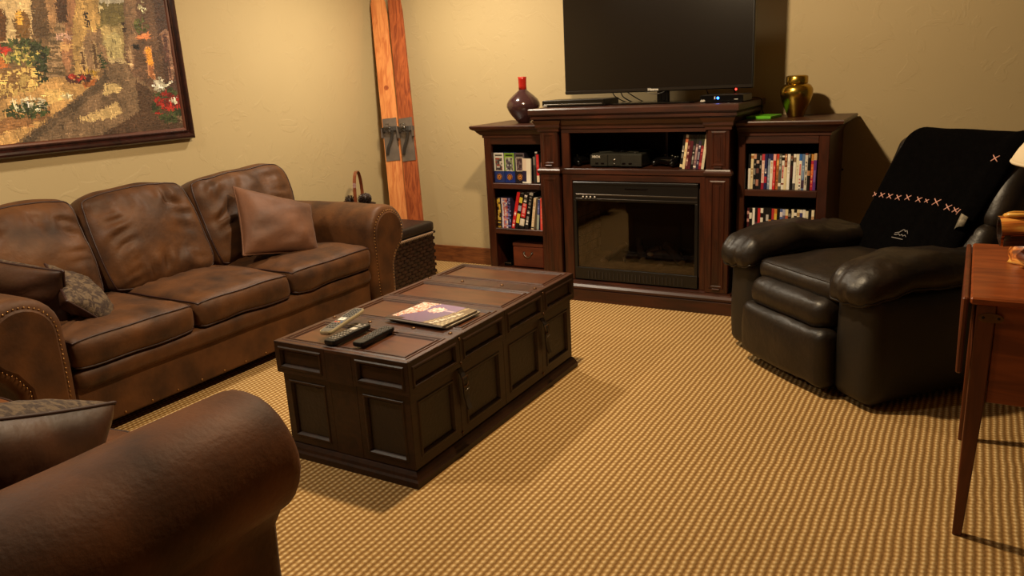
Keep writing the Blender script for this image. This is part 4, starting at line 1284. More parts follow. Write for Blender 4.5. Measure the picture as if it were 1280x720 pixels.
# ------------------------------------------------------------------ discs, books and boxes on the shelves
def cells(base, bands=(), text=None, n=22, seed=0):
    rr = random.Random(seed)
    mixc = lambda p, q: tuple(int(p[k] * 0.55 + q[k] * 0.45) for k in range(3))
    g = [[base] * 3 for _ in range(n)]
    for a, b_, c in bands:
        for i in range(n):
            if a <= (i + 0.5) / n < b_:
                g[i] = [c] * 3
    if text:
        for (a, b_, c) in (text if isinstance(text[0], (tuple, list)) else [text]):
            for i in range(n):
                if a <= (i + 0.5) / n < b_ and rr.random() < 0.72:
                    g[i] = [g[i][0], mixc(c, g[i][1]), g[i][2]] if rr.random() < 0.75 else [g[i][0], c, g[i][2]]
    return g
def spine_item(name, label, cat, x, z, yf, w, h, d, g, tilt=0.0, group=None, side=(30, 28, 26), top=None, cw=(0.22, 0.56, 0.22)):
    # box whose front (-y) face carries a grid of printed colours, g[0] is the top row
    n = len(g)
    nc = len(g[0])
    if nc != 3:
        cw = [1 / nc] * nc
    M = Matrix.Rotation(tilt, 4, 'Y') @ Matrix.Translation((-w, 0, 0)) if tilt >= 0 else Matrix.Rotation(tilt, 4, 'Y')
    px = [0]
    for c in cw:
        px.append(px[-1] + c * w)
    b = MB()
    vs = [M @ Vector((px[i], 0.0 if 0 < i < nc else 0.0008, h * (1 - j / n))) for j in range(n + 1) for i in range(nc + 1)]
    fs, cs = [], []
    for j in range(n):
        for i in range(nc):
            k = j * (nc + 1) + i
            fs.append((k, k + nc + 1, k + nc + 2, k + 1))
            cs.append(g[j][i])
    b.add(vs, fs, False, cs)
    e = [M @ Vector(p) for p in ((0, 0.0008, 0), (w, 0.0008, 0), (w, d, 0), (0, d, 0), (0, 0.0008, h), (w, 0.0008, h), (w, d, h), (0, d, h))]
    b.add(e, [(0, 3, 2, 1), (4, 5, 6, 7), (1, 2, 6, 5), (3, 0, 4, 7), (2, 3, 7, 6)], False, [side, top or side, side, side, side])
    o = b.build(name, M_print)
    o.location = (x + (w if tilt >= 0 else 0), yf, z)
    tag(o, label, cat, group)
    return o
W_, K_, C_ = (232, 226, 212), (24, 22, 22), (222, 206, 164)
R_, N_, B_ = (176, 38, 34), (36, 38, 84), (62, 92, 150)
O_, G_, P_ = (206, 118, 48), (92, 92, 84), (92, 52, 124)
ORD = ['first', 'second', 'third', 'fourth', 'fifth', 'sixth', 'seventh', 'eighth', 'ninth', 'tenth', 'eleventh', 'twelfth', 'thirteenth', 'fourteenth', 'fifteenth', 'sixteenth', 'seventeenth', 'eighteenth', 'nineteenth', 'twentieth', 'twenty-first', 'twenty-second', 'twenty-third', 'twenty-fourth', 'twenty-fifth', 'twenty-sixth']
up = [('white thin', W_, [(0, .42, K_)], None), ('cream', C_, [(0.04, .14, (160, 110, 60))], (.4, .7, (150, 110, 60))), ('black and white', K_, [(0, .14, (200, 150, 120))], (.18, .85, W_)), ('black and brown', K_, [(.18, .26, (190, 160, 140)), (.42, .55, (110, 70, 60)), (.75, .9, (170, 120, 100))], None),
      ('black with white lettering', K_, [], (.06, .4, W_)), ('pale pink', (228, 196, 180), [(0, .2, (190, 60, 70)), (.84, 1, (150, 30, 50))], (.25, .8, (210, 130, 120))), ('navy and red', N_, [(.62, .8, (170, 40, 60))], (.3, .55, W_)), ('grey blue', (120, 136, 160), [(0, .12, N_)], (.3, .9, (180, 190, 200))),
      ('white with a navy top', W_, [(0, .16, N_)], (.25, .6, (200, 160, 120))), ('bright red with a pink top', (200, 40, 44), [(0, .2, (232, 170, 160))], (.3, .9, (232, 140, 130))), ('orange brown', (184, 112, 56), [(0, .14, (200, 60, 40)), (.2, .3, (230, 170, 100))], (.4, .9, (120, 70, 40))), ('dark grey', G_, [(.8, .9, W_)], (.05, .5, (210, 206, 190))),
      ('white with red lettering', W_, [(0, .05, K_), (.08, .16, K_), (.82, .88, (120, 50, 30))], (.3, .7, R_)), ('cream with a dark red top', C_, [(0, .36, (120, 50, 30))], (.02, .34, (236, 200, 150))), ('plain white', (238, 234, 224), [], (.2, .6, (190, 186, 180))), ('black with a dark red strip', K_, [(.03, .14, (120, 80, 60)), (.3, .7, (60, 24, 26))], (.1, .2, W_)),
      ('white with a grey foot', (236, 232, 220), [(.1, .22, (120, 100, 80)), (.82, 1, (90, 88, 86))], None), ('ivory', (226, 218, 190), [], (.3, .6, (200, 190, 160))), ('white and red with a blue top', W_, [(0, .16, (50, 104, 176))], [(.28, .8, R_), (.85, .98, K_)]), ('steel blue', (96, 120, 156), [(.72, .95, (70, 50, 70))], (.3, .7, (170, 184, 200))),
      ('grey white', (206, 198, 184), [(0, .06, (120, 60, 50))], (.2, .85, (90, 84, 76))), ('black and tan', K_, [(.44, .6, (180, 130, 90))], (.02, .1, W_)), ('orange and crimson', (176, 36, 60), [(0, .2, (190, 130, 60)), (.28, .6, (214, 92, 40))], (.3, .9, (232, 150, 90))), ('violet', P_, [(0, .2, (190, 160, 120))], (.3, .8, (150, 140, 190)))]
x = -1.0535
rj = random.Random(3)
for i, (cn, base, bands, tx) in enumerate(up):
    w = 0.0142
    dy = rj.uniform(-0.004, 0.004)
    h = 0.190 + (0.004 if i in (20, 23) else 0)
    spine_item('dvd_case', f'{cn} disc case, {ORD[i]} from left, upper shelf, right bookcase', 'disc case', x, 0.6865, 4.366 + dy, w, h, 0.132, cells(base, bands, tx, seed=i), 0.018 if i < 12 else 0.012, 'disc cases on the upper shelf of the right bookcase')
    x += w + 0.0006
low = [('dark red and pink', (70, 24, 30), [(.1, .2, (200, 150, 140)), (.3, .4, (200, 150, 140)), (.7, .8, W_)]), ('black with a white band', K_, [(.15, .3, W_), (.6, .7, (110, 40, 40))]), ('plain white', (238, 234, 224), []), ('black and violet', K_, [(.4, .9, (90, 50, 70))]), ('bright red', (192, 44, 44), [(.8, 1, (150, 30, 30))]), ('white with black lettering', W_, [(.14, .26, K_), (.4, .5, K_)]),
       ('all black', K_, []), ('black with a silver oval', K_, [(.2, .35, (190, 186, 180)), (.6, .85, (200, 190, 170))]), ('black with an orange patch', K_, [(.3, .6, (180, 120, 70))]), ('navy with a red top', (40, 40, 72), [(0, .3, (176, 50, 50))]), ('yellow and orange', (206, 130, 50), [(.12, .3, (214, 180, 70)), (.3, .4, K_)]), ('red and black', R_, [(0, .3, K_)]),
       ('blue with white patches', (84, 100, 150), [(.1, .24, (220, 210, 214)), (.5, .7, (130, 140, 170))]), ('pale lilac', (170, 172, 196), [(.2, .3, (90, 84, 110))]), ('cream with an orange emblem', C_, [(.2, .5, (176, 90, 60))]), ('black, low', K_, [(.1, .2, (120, 116, 110))]), ('ivory', (226, 218, 190), []), ('black and brick red', K_, [(.1, .2, W_), (.5, .9, (170, 70, 50))]),
       ('cream', C_, [(.1, .2, (170, 140, 90))]), ('dark blue on lilac', (60, 58, 110), [(0, .1, W_), (.6, 1, (190, 180, 200))]), ('white with grey lettering', W_, [(.25, .8, (176, 170, 150))]), ('ivory, slightly low', (220, 212, 184), [(.2, .3, (190, 180, 150))]), ('black and brown', K_, [(.5, .8, (100, 60, 44))]), ('cream with a tan emblem', (230, 216, 184), [(.2, .4, (190, 150, 110))])]
x = -1.0535
for i, (cn, base, bands) in enumerate(low):
    spine_item('dvd_case', f'{cn} disc case, {ORD[i]} from left, second shelf, right bookcase', 'disc case', x, 0.3905, 4.366 + rj.uniform(-0.004, 0.004), 0.0142, 0.190 - (0.006 if i in (15, 21) else 0), 0.132, cells(base, bands, None, seed=40 + i), 0.012, 'disc cases on the second shelf of the right bookcase')
    x += 0.0148
ctr = [('black game case with white letters', K_, [(.86, .97, C_)], (.3, .75, W_)), ('cream game case with an orange top', C_, [(.02, .08, W_), (.1, .22, (190, 110, 70))], (.4, .7, (200, 150, 100))), ('dark red game case', (90, 34, 36), [(0, .2, (60, 50, 36))], (.3, .9, (220, 190, 170))), ('wine game case', (84, 30, 40), [(0, .2, (40, 40, 30))], (.3, .9, (60, 24, 30))), ('black game case with grey strip', K_, [], (.3, .85, (170, 166, 160))),
       ('grey pink game case', (120, 92, 96), [(0, .28, (40, 40, 34)), (.9, .97, W_)], (.3, .8, (200, 170, 170))), ('navy game case with white strip', (48, 40, 66), [(0, .2, (40, 44, 34))], (.3, .85, (220, 214, 214))), ('crimson game case', (130, 34, 44), [(0, .3, (44, 50, 32)), (.8, .92, (190, 90, 80))], (.4, .6, (210, 110, 100))), ('plain ivory game case', (214, 204, 178), [], (.1, .9, (196, 186, 160)))]
x = -1.412
for i, (cn, base, bands, tx) in enumerate(ctr):
    spine_item('game_case', f'{cn}, {ORD[i]} from the left beside the right pilaster', 'disc case', x, ZS, 4.285, 0.0146, 0.190, 0.135, cells(base, bands, tx, seed=90 + i), 0.128, 'game cases leaning in the console', top=(56, 78, 40))
    x += 0.0154

# left bookcase, upper shelf: boxed sets and films
def art(base, pal, seed, n=18, nc=7, frame=None, low=None, badge=True, seed2=0):
    rr = random.Random(seed)
    g = [[base] * nc for _ in range(n)]
    for j in range(3, 11):
        for i in range(1, nc - 1):
            g[j][i] = rr.choice(pal)
    if frame:
        for j in range(2, 12):
            for i in (1, nc - 2):
                g[j][i] = frame if j in (2, 11) else g[j][i]
    g[1] = [base] + [tuple(int(v * 0.35) for v in base)] * (nc - 2) + [base]
    if low:
        for j in range(11, n):
            g[j] = [low] * nc
    return g
for i, (lab, base, lowc, x0, w, fr_) in enumerate((('white and blue boxed set with a picture window, first on the upper left bookcase shelf', (222, 222, 214), (44, 58, 120), -2.676, 0.074, None), ('green and blue boxed set beside the white one', (128, 166, 60), (30, 52, 130), -2.598, 0.074, None), ('dark grey boxed set behind the small white carton', (88, 80, 88), (34, 30, 40), -2.520, 0.070, None))):
    yfr = 4.362
    pal = [(150, 60, 50), (60, 58, 62), (120, 116, 112), (200, 196, 190), (84, 70, 66)] if i == 0 else ([(60, 62, 70), (130, 140, 110), (180, 186, 190), (90, 80, 96)] if i == 1 else [(60, 44, 50), (110, 96, 104), (80, 60, 70)])
    bx = spine_item('boxed_set', lab, 'box', x0, 0.6885, yfr, w, 0.190, 0.13, art(base, pal, i + 2, low=lowc), 0, 'boxed sets on the left bookcase', side=lowc)
    # round gold emblem and window border
    gb = MB()
    gb.lathe([(0.019, 0), (0.019, 0.0012), (0.0001, 0.0014)], (0, 0, 0), 20, basis((-w / 2, 0.0, 0.036), (1, 0, 0), (0, 0, 1), (0, -1, 0)), False)
    gb.build('emblem', mat('emblem_dark', (44, 26, 18), rough=0.5), bx, local=True)
    st = MB()
    for a in range(5):
        an = 0.8 + a * 1.2566
        st.box(-0.0035, 0.0035, -0.0022, -0.0012, -0.006, 0.008, M=Matrix.Translation((-w / 2 + 0.008 * math.cos(an), 0, 0.036 + 0.008 * math.sin(an))) @ Matrix.Rotation(-an, 4, 'Y'))
    st.tube([(-w / 2 + 0.0185 * math.cos(2 * PI * k / 20), -0.0012, 0.036 + 0.0185 * math.sin(2 * PI * k / 20)) for k in range(20)], 0.0011, 4, closed=True)
    st.build('emblem_figure', mat('emblem_orange', (232, 150, 70), rough=0.5), bx, local=True)
    bd = MB()
    for (a, b_, c, d) in ((0.009 - w, -0.009, 0.158, 0.161), (0.009 - w, -0.009, 0.074, 0.077), (0.009 - w, 0.012 - w, 0.074, 0.161), (-0.012, -0.009, 0.074, 0.161)):
        bd.box(a, b_, -0.0008, 0.0004, c, d)
    bd.build('window_border', M_white_txt, bx, local=True)
spine_item('small_carton', 'small white carton with a navy panel in front of the dark boxed set', 'box', -2.462, 0.6885, 4.348, 0.060, 0.155, 0.012, [[(226, 210, 196)] * 2 + [W_] * 2 for _ in range(9)] + [[(40, 34, 66)] * 2 + [W_] * 2 for _ in range(8)] + [[W_] * 4], 0.03, None, side=W_)
spine_item('dvd_case', 'dark disc case half hidden behind the small white carton', 'disc case', -2.395, 0.6885, 4.375, 0.015, 0.165, 0.13, cells((60, 58, 56), [(0, .3, (120, 116, 112))], None), 0, None)
spine_item('dvd_case', 'grey topped black disc case right of the small white carton', 'disc case', -2.378, 0.6885, 4.372, 0.016, 0.196, 0.13, cells((40, 40, 40), [(0, .05, (190, 186, 180)), (.1, .5, (74, 72, 72))], None), 0, None, top=(180, 176, 170))
spine_item('dvd_case', 'bright red disc case on the upper left bookcase shelf', 'disc case', -2.359, 0.6885, 4.352, 0.018, 0.182, 0.13, cells((196, 40, 46), [(.72, .94, (224, 206, 180)), (.94, 1, K_)], (.1, .6, (214, 90, 80))), 0, None)
spine_item('dvd_case', 'black disc case with pink patches, rightmost on the upper left bookcase shelf', 'disc case', -2.338, 0.6885, 4.372, 0.016, 0.190, 0.13, cells(K_, [(.3, .55, (214, 150, 140)), (.78, .92, (170, 80, 80))], None), 0, None)
# second shelf: five little boxes and leaning books
lv = ['bottom', 'second from bottom', 'middle', 'second from top', 'top']
for k in range(5):
    rr = random.Random(20 + k)
    g = []
    for j in range(4):
        row = []
        for i in range(9):
            if i < 2:
                row.append(rr.choice(((206, 170, 60), (214, 186, 90), (190, 150, 50), (60, 50, 40))))
            elif i == 2:
                row.append((40, 34, 40))
            elif i == 3:
                row.append((206, 198, 214))
            elif i < 7:
                row.append(rr.choice(((176, 110, 110), (196, 150, 140), (130, 120, 170), (150, 60, 60), (210, 200, 200))))
            else:
                row.append(rr.choice(((70, 64, 120), (40, 40, 70), (120, 120, 170))))
        g.append(row)
    spine_item('puzzle_box', f'little yellow and violet box, {lv[k]} of the stack on the second left shelf', 'box', -2.668 + rr.uniform(0, 0.004), 0.3905 + k * 0.0395, 4.356 + rr.uniform(0, 0.004), 0.098, 0.0388, 0.10, g, 0, 'stack of little boxes on the left bookcase', side=(50, 44, 70))
bks = [('tall red book with white lettering', (192, 34, 36), [], [(.55, .95, (236, 220, 210))], -2.562, .022, .245, 13), ('black and yellow book', K_, [(.1, .28, (216, 200, 70)), (.34, .5, (150, 150, 170)), (.58, .86, (210, 190, 60))], None, -2.535, .022, .236, 12.7), ('thick black and red book', K_, [(.3, .68, (186, 34, 32)), (.72, .92, (200, 190, 170))], [(.04, .66, (236, 226, 220)), (.72, .92, (230, 226, 214))], -2.507, .034, .242, 12.4), ('black book with white lettering', K_, [(0, .06, (160, 156, 150))], [(.1, .9, (220, 214, 206))], -2.466, .026, .242, 12), ('cream slim book', (218, 196, 160), [(.93, .96, K_)], [(.1, .8, (190, 150, 120))], -2.416, .018, .205, 8), ('blue and grey slim book', (60, 68, 120), [(.5, 1, (150, 160, 150))], [(.1, .45, (150, 150, 190))], -2.376, .016, .196, 5), ('salmon red book', (214, 76, 64), [], [(.1, .9, (226, 120, 104))], -2.348, .022, .206, 2.0)]
for i, (cn, base, bands, tx, x0, w, h, tl) in enumerate(bks):
    spine_item('book', f'{cn}, {ORD[i]} of the leaning books on the left bookcase', 'book', x0, 0.3905, 4.350, w, h, 0.15, cells(base, bands, tx, n=26, seed=60 + i), math.radians(tl), 'books leaning on the left bookcase', side=tuple(int(v * 0.8) for v in base), top=(214, 206, 190))
# third shelf: wooden box with a bail handle, and a small black device
wb = thing('wooden_box', 'reddish wooden box with a metal bail handle on the lowest left shelf', 'box', (-2.467, 4.48, 0.1235))
MB().cbox(-2.580, -2.354, 4.385, 4.58, 0.128, 0.262, 0.004).build('body', mat('box_wood', (110, 52, 30), (84, 38, 24), 5, (1, 5, 5), rough=0.4), wb)
MB().cbox(-2.582, -2.352, 4.383, 4.582, 0.264, 0.290, 0.004).build('lid', mat('box_wood_lid', (104, 50, 30), (80, 38, 24), 5, (1, 5, 5), rough=0.4), wb)
for x in (-2.497, -2.437):
    MB().lathe([(0.010, 0), (0.009, 0.003), (0.004, 0.006), (0.004, 0.010), (0.0001, 0.011)], (0, 0, 0), 12, basis((x, 4.385, 0.222), (1, 0, 0), (0, 0, 1), (0, -1, 0))).build('handle_post', M_grey, wb)
MB().tube([(-2.497 + 0.06 * k / 14 , 4.376, 0.222 - 0.026 * math.sin(PI * k / 14) ** 0.7) for k in range(15)], 0.0028, 6).build('bail_handle', M_grey, wb)
for x in (-2.565, -2.37):
    for y in (4.40, 4.565):
        MB().ball((x, y, 0.1295), 0.006, 8, 6).build('brass_foot', M_oldbrass, wb)
sw = thing('network_box', 'small black box with a silver edge beside the wooden box', 'device', (-2.630, 4.46, 0.1235))
MB().cbox(-2.655, -2.602, 4.39, 4.54, 0.1245, 0.150, 0.003).build('body', M_gloss_black, sw)
MB().cbox(-2.656, -2.601, 4.387, 4.391, 0.1425, 0.1475, 0.001).build('edge_trim', M_grey, sw)

# ------------------------------------------------------------------ recliner (local x across, local y towards the back)
RL = (-0.261, 3.106, 0)
RZ = math.radians(-41.377)
rec = thing('recliner', 'black leather recliner armchair with puffy arms at right, turned to the trunk', 'armchair', RL, RZ)
T = Matrix.Translation
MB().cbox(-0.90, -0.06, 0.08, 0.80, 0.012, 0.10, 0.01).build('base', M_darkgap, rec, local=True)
MB().cbox(-0.735, -0.222, 0.03, 0.75, 0.07, 0.30, 0.02).build('seat_box', M_vinyl, rec, local=True)
for (a, b_) in ((-0.955, -0.738), (-0.220, 0.0)):
    c = Cush(T(((a + b_) / 2, 0.40, 0.245)), ((b_ - a) / 2, 0.40, 0.225), 0.05, crown=(0.008, 0.012, 0), amp=0.006, freq=4, seed=11)
    def flare(p, n):
        p.y += 0.03 * (0.5 - p.z / 0.45) * 0.0
        return p
    pn = cush_build('side_panel', c, M_vinyl, rec, n=(10, 20, 14))
    # local mesh was built through Matrix in local space
    cx = (a + b_) / 2
    def droop(p, n):
        # front end rolls over and the pad sinks towards the back
        f = max(0.0, min(1.0, (-p.y - 0.10) / 0.26))
        p.z -= 0.055 * f * f + 0.035 * max(0, (p.y + 0.05) / 0.35)
        p.x *= 1 - 0.06 * f * f
        gth = max(0.0, min(1.0, (-p.y - 0.20) / 0.12))
        p.z += 0.007 * gth * mnoise.noise(Vector((p.x * 38, 1.0, p.z * 9)))
        p.y += 0.010 * gth * mnoise.noise(Vector((p.x * 34, 3.0, p.z * 12)))
        return p
    M = T((cx, 0.315, 0.538))
    c = Cush(M, ((b_ - a) / 2 + 0.018, 0.365, 0.064), 0.055, crown=(0.006, 0.016, 0.016), amp=0.014, freq=7, seed=13 + int(a * 10), wr=0.030, fn=droop)
    pad = cush_build('arm_pad', c, M_leather, rec, n=(22, 30, 12))
    MB().tube([p for p in c.loop(2, -1, 16, 0.001)], 0.005, 6, closed=True).build('welt', M_leather, pad, local=True)
cush_build('footrest', Cush(T((-0.478, -0.022, 0.165)), (0.283, 0.050, 0.128), 0.042, crown=(0, 0.022, 0), amp=0.008, freq=6, seed=21, wr=0.010), M_leather, rec, n=(24, 8, 20))
cush_build('front_roll', Cush(T((-0.478, 0.06, 0.345)), (0.254, 0.115, 0.070), 0.06, crown=(0, 0.012, 0.008), amp=0.006, freq=6, seed=22, wr=0.010), M_leather, rec, n=(24, 12, 10))
st_ = Cush(T((-0.478, 0.29, 0.438)), (0.254, 0.290, 0.050), 0.042, crown=(0, 0.012, 0.030), amp=0.010, freq=6, seed=23, wr=0.010)
sc_ = cush_build('seat_cushion', st_, M_leather, rec, n=(24, 24, 8))
MB().tube(st_.loop(2, 1, 18, 0.0005), 0.004, 6, closed=True).build('welt', M_leather, sc_, local=True)
dv_ = Vector((0, 0.28, 0.58)).normalized()
nf = Vector((0, -dv_.z, dv_.y))
X3 = Vector((1, 0, 0))
def bplane(u, s, off=0.0):
    # s: distance up the back from z = 0.42
    return Vector((u, 0.54, 0.42)) + dv_ * s + nf * off
BX = -0.462
MB().rings([[bplane(BX + sx * hw, s, o) for sx, o in ((-1, -0.06), (1, -0.06), (1, -0.20), (-1, -0.20))] for s, hw in ((-0.30, 0.26), (0.0, 0.30), (0.35, 0.345), (0.58, 0.335), (0.64, 0.29))]).build('back_shell', M_vinyl, rec, local=True, bev=0.03, seg=3, fixn=True)
for nm, s0, s1, sd_, hw in (('lumbar_cushion', -0.02, 0.30, 31, 0.345), ('head_cushion', 0.27, 0.655, 32, 0.362)):
    cen = bplane(BX, (s0 + s1) / 2, -0.098)
    c = Cush(basis(cen, X3, dv_, nf), (hw, (s1 - s0) / 2, 0.068), 0.058, crown=(0, 0.008, 0.022), corner=0.03 if nm == 'head_cushion' else 0.0, amp=0.012, freq=5, seed=sd_, wr=0.012)
    cush_build(nm, c, M_leather, rec, n=(30, 20, 10))

# blanket draped over the recliner's back
bl = thing('blanket', 'black fleece blanket with a row of pink cross stitches draped over the recliner', 'blanket', RL, RZ)
NB, NA = 60, 44
path = [bplane(0, s, 0.004) for s in (0.035, 0.10, 0.20, 0.30, 0.40, 0.50, 0.58, 0.63)]
path += [bplane(0, 0.672, -0.03), bplane(0, 0.690, -0.09), bplane(0, 0.685, -0.15), bplane(0, 0.66, -0.215), bplane(0, 0.60, -0.235), bplane(0, 0.50, -0.24), bplane(0, 0.38, -0.243)]
def pint(t):
    x = t * (len(path) - 1)
    i = min(len(path) - 2, int(x))
    f = x - i
    P0, P1, P2, P3 = path[max(0, i - 1)], path[i], path[i + 1], path[min(len(path) - 1, i + 2)]
    return 0.5 * ((2 * P1) + (P2 - P0) * f + (2 * P0 - 5 * P1 + 4 * P2 - P3) * f * f + (3 * P1 - P0 - 3 * P2 + P3) * f ** 3), ((P2 - P1).normalized())
def blank(a, t):
    c, tn = pint(t)
    s = min(1.0, t / 0.55)
    uL = -0.800 + 0.085 * s
    uR = -0.235 + 0.135 * s
    u = uL + (uR - uL) * a
    n_ = Vector((0, -tn.z, tn.y))
    off = 0.006 + 0.007 * mnoise.noise(Vector((u * 6, t * 5, 3))) + 0.012 * math.exp(-((a - 0.90) / 0.05) ** 2) + 0.010 * math.exp(-((a - 0.62 - 0.1 * s) / 0.05) ** 2) * (1 - s) - 0.016 * max(0, (a - 0.965) / 0.035) - 0.014 * max(0, (0.03 - a) / 0.03)
    return Vector((u, c.y, c.z)) + n_ * off
vs = [blank(i / NA, j / NB) for j in range(NB + 1) for i in range(NA + 1)]
fs = [(j * (NA + 1) + i, j * (NA + 1) + i + 1, (j + 1) * (NA + 1) + i + 1, (j + 1) * (NA + 1) + i) for j in range(NB) for i in range(NA)]
MB().add(vs, fs, True).build('cloth', M_blanket, bl, local=True, solid=0.007)
def on_blanket(u, s, h=0.0):
    t = (s - 0.035) / 0.595 * 0.5
    tt = None
    # find the row whose point lies s up the back
    best = min((abs((blank(0.5, k / 200) - bplane(-0.5, 0, 0)).dot(dv_) - s), k / 200) for k in range(0, 104))[1]
    s_ = min(1.0, best / 0.55)
    uL, uR = -0.800 + 0.085 * s_, -0.235 + 0.135 * s_
    return blank((u - uL) / (uR - uL), best) + nf * (0.0048 + h)
def cross(px, py_s, sz, rot=0.0, half=False):
    p = on_blanket(px, py_s)
    st = MB()
    for sg in ((1, -1) if not half else (1,)):
        a = math.radians(40 * sg) + rot
        d = X3 * math.cos(a) + dv_ * math.sin(a)
        st.tube([p - d * sz, p + nf * 0.002, p + d * sz], 0.0026, 5)
    st.build('cross_stitch', M_stitch, bl, local=True)
for (pxx, s, sz) in ((145, .323, .017), (187, .324, .017), (230, .324, .018), (275, .325, .018), (320, .326, .018), (370, .326, .018), (406, .326, .012), (445, .330, .023), (500, .315, .020), (538, .308, .017)):
    cross(-0.757 + (1060 + pxx / 4 - 1096) * 0.00472 + (0.012 if pxx > 440 else 0), s, sz, 0.0)
cross(-0.255, 0.300, 0.014, 0.5, True)
cross(-0.200, 0.545, 0.020)
# embroidered mountain badge
lg = MB()
L0 = -0.498
def lp(x, y):
    return on_blanket(L0 + x, 0.165 + y)
for seg in ([(-0.050, -0.012), (-0.020, 0.006), (0.0, 0.020), (0.010, 0.026), (0.018, 0.016), (0.026, 0.026), (0.034, 0.014), (0.040, 0.0)], [(-0.050, -0.014), (-0.035, -0.020), (-0.02, -0.010), (-0.008, -0.018), (0.004, -0.008), (0.014, -0.018), (0.026, -0.010), (0.038, -0.016)], [(-0.060, -0.034), (-0.03, -0.037), (0.0, -0.039), (0.024, -0.040)]):
    lg.tube([lp(q[0] * 0.75, q[1] * 0.75) for q in seg], 0.0017, 5)
lg.build('embroidered_badge', M_logo, bl, local=True)
# pale label curling at the fold, fringe at the lower corner
tg = MB()
p = on_blanket(-0.212, 0.268, 0.004)
tg.rings([[p + X3 * x + dv_ * y + nf * (0.006 + z) for y in (-0.030 + 0.4 * x, 0.024 - 0.3 * x)] for x, z in ((-0.028, -0.004), (-0.012, 0.008), (0.004, 0.012), (0.018, 0.004))], cap0=False, cap1=False, closed=False, smooth=True)
tg.build('care_label', mat('label_cloth', (150, 140, 120), (96, 90, 78), 60, rough=0.8), bl, local=True, solid=0.0015)
fg = MB()
for k in range(22):
    u = -0.790 + k * 0.0085
    a = on_blanket(u, 0.045)
    fg.tube([a, a - dv_ * 0.02 + nf * 0.004, a - dv_ * 0.034 + X3 * random.uniform(-0.006, 0.006) + nf * 0.008], 0.0022, 4)
fg.build('fringe', mat('grey_fringe', (70, 66, 64), rough=0.9), bl, local=True, kind='stuff')

# ------------------------------------------------------------------ side desk with drop leaf
dk = thing('side_desk', 'red brown maple drop-leaf table with tapered legs at the right edge', 'table', (0.55, 2.70, 0))
DX0, DX1, DY0, DY1, DZ = 0.032, 1.10, 2.335, 3.050, 0.72
MB().cbox(DX0, DX1, DY0, DY1, DZ - 0.020, DZ, 0.005).build('top', M_desk, dk)
MB().cbox(DX0 - 0.018, DX0 - 0.003, DY0 + 0.004, DY1 - 0.004, 0.50, DZ - 0.003, 0.004).build('drop_leaf', M_desk_v, dk)
def leg(x, y, sx, sy):
    rg = []
    for z, w in ((0.0, 0.024), (0.40, 0.042), (DZ - 0.02, 0.046)):
        # outer faces stay straight, inner faces taper
        rg.append([Vector((x, y, z)), Vector((x + sx * w, y, z)), Vector((x + sx * w, y + sy * w, z)), Vector((x, y + sy * w, z))])
    MB().rings(rg).build('leg', M_desk_v, dk, fixn=True, bev=0.003)
leg(DX0 + 0.016, DY0 + 0.012, 1, 1)
leg(DX0 + 0.016, DY1 - 0.012, 1, -1)
leg(DX1 - 0.016, DY0 + 0.012, -1, 1)
leg(DX1 - 0.016, DY1 - 0.012, -1, -1)
MB().cbox(DX0 + 0.062, DX1 - 0.062, DY0 + 0.020, DY0 + 0.038, 0.42, DZ - 0.0205, 0.002).build('front_apron', M_desk, dk)
MB().cbox(DX0 + 0.062, DX1 - 0.062, DY1 - 0.038, DY1 - 0.020, 0.42, DZ - 0.0205, 0.002).build('rear_apron', M_desk, dk)
for x in (DX0 + 0.022, DX1 - 0.040):
    MB().cbox(x, x + 0.018, DY0 + 0.060, DY1 - 0.060, 0.42, DZ - 0.0205, 0.002).build('side_apron', M_desk_v, dk)
ov = []
for d, k in ((0, 1.0), (0.0015, 1.0), (0.002, 0.94)):
    ov.append([Vector((0.084 + 0.030 * k * math.copysign(abs(math.cos(a)) ** 0.8, math.cos(a)), DY0 + 0.0115 - d, 0.664 + 0.013 * k * math.sin(a))) for a in [2 * PI * i / 24 for i in range(24)]])
hp = MB().rings(ov).build('mending_plate', M_oldbrass, dk, fixn=True, label='oval brass plate with screws')
for x in (0.066, 0.102):
    MB().ball((x, DY0 + 0.0095, 0.664), 0.004, 8, 5, (1, 0.5, 1)).build('screw', M_darkgap, hp)

# ------------------------------------------------------------------ driftwood lamp
lm = thing('table_lamp', 'driftwood burl table lamp with a cream shade on the maple table', 'lamp', (0.33, 2.76, DZ))
def knotty(p0, p1, r0, r1, seed, nseg=28, rough_=0.30, flat=1.0):
    p0, p1 = Vector(p0), Vector(p1)
    t = (p1 - p0).normalized()
    a = t.cross(Vector((0, 0, 1)))
    a = a.normalized() if a.length > 0.1 else Vector((1, 0, 0))
    b_ = t.cross(a)
    rg = []
    for k in range(nseg + 1):
        f = k / nseg
        c = p0.lerp(p1, f)
        ring = []
        for i in range(32):
            an = 2 * PI * i / 32
            rr = (r0 + (r1 - r0) * f) * (1 + rough_ * mnoise.noise(Vector((math.cos(an) * 1.6, math.sin(an) * 1.6, f * 1.2 + seed))) + 0.5 * rough_ * mnoise.noise(Vector((math.cos(an) * 4, math.sin(an) * 4, f * 2 + seed))))
            ring.append(c + a * math.cos(an) * rr + b_ * math.sin(an) * rr * flat)
        rg.append(ring)
    return rg
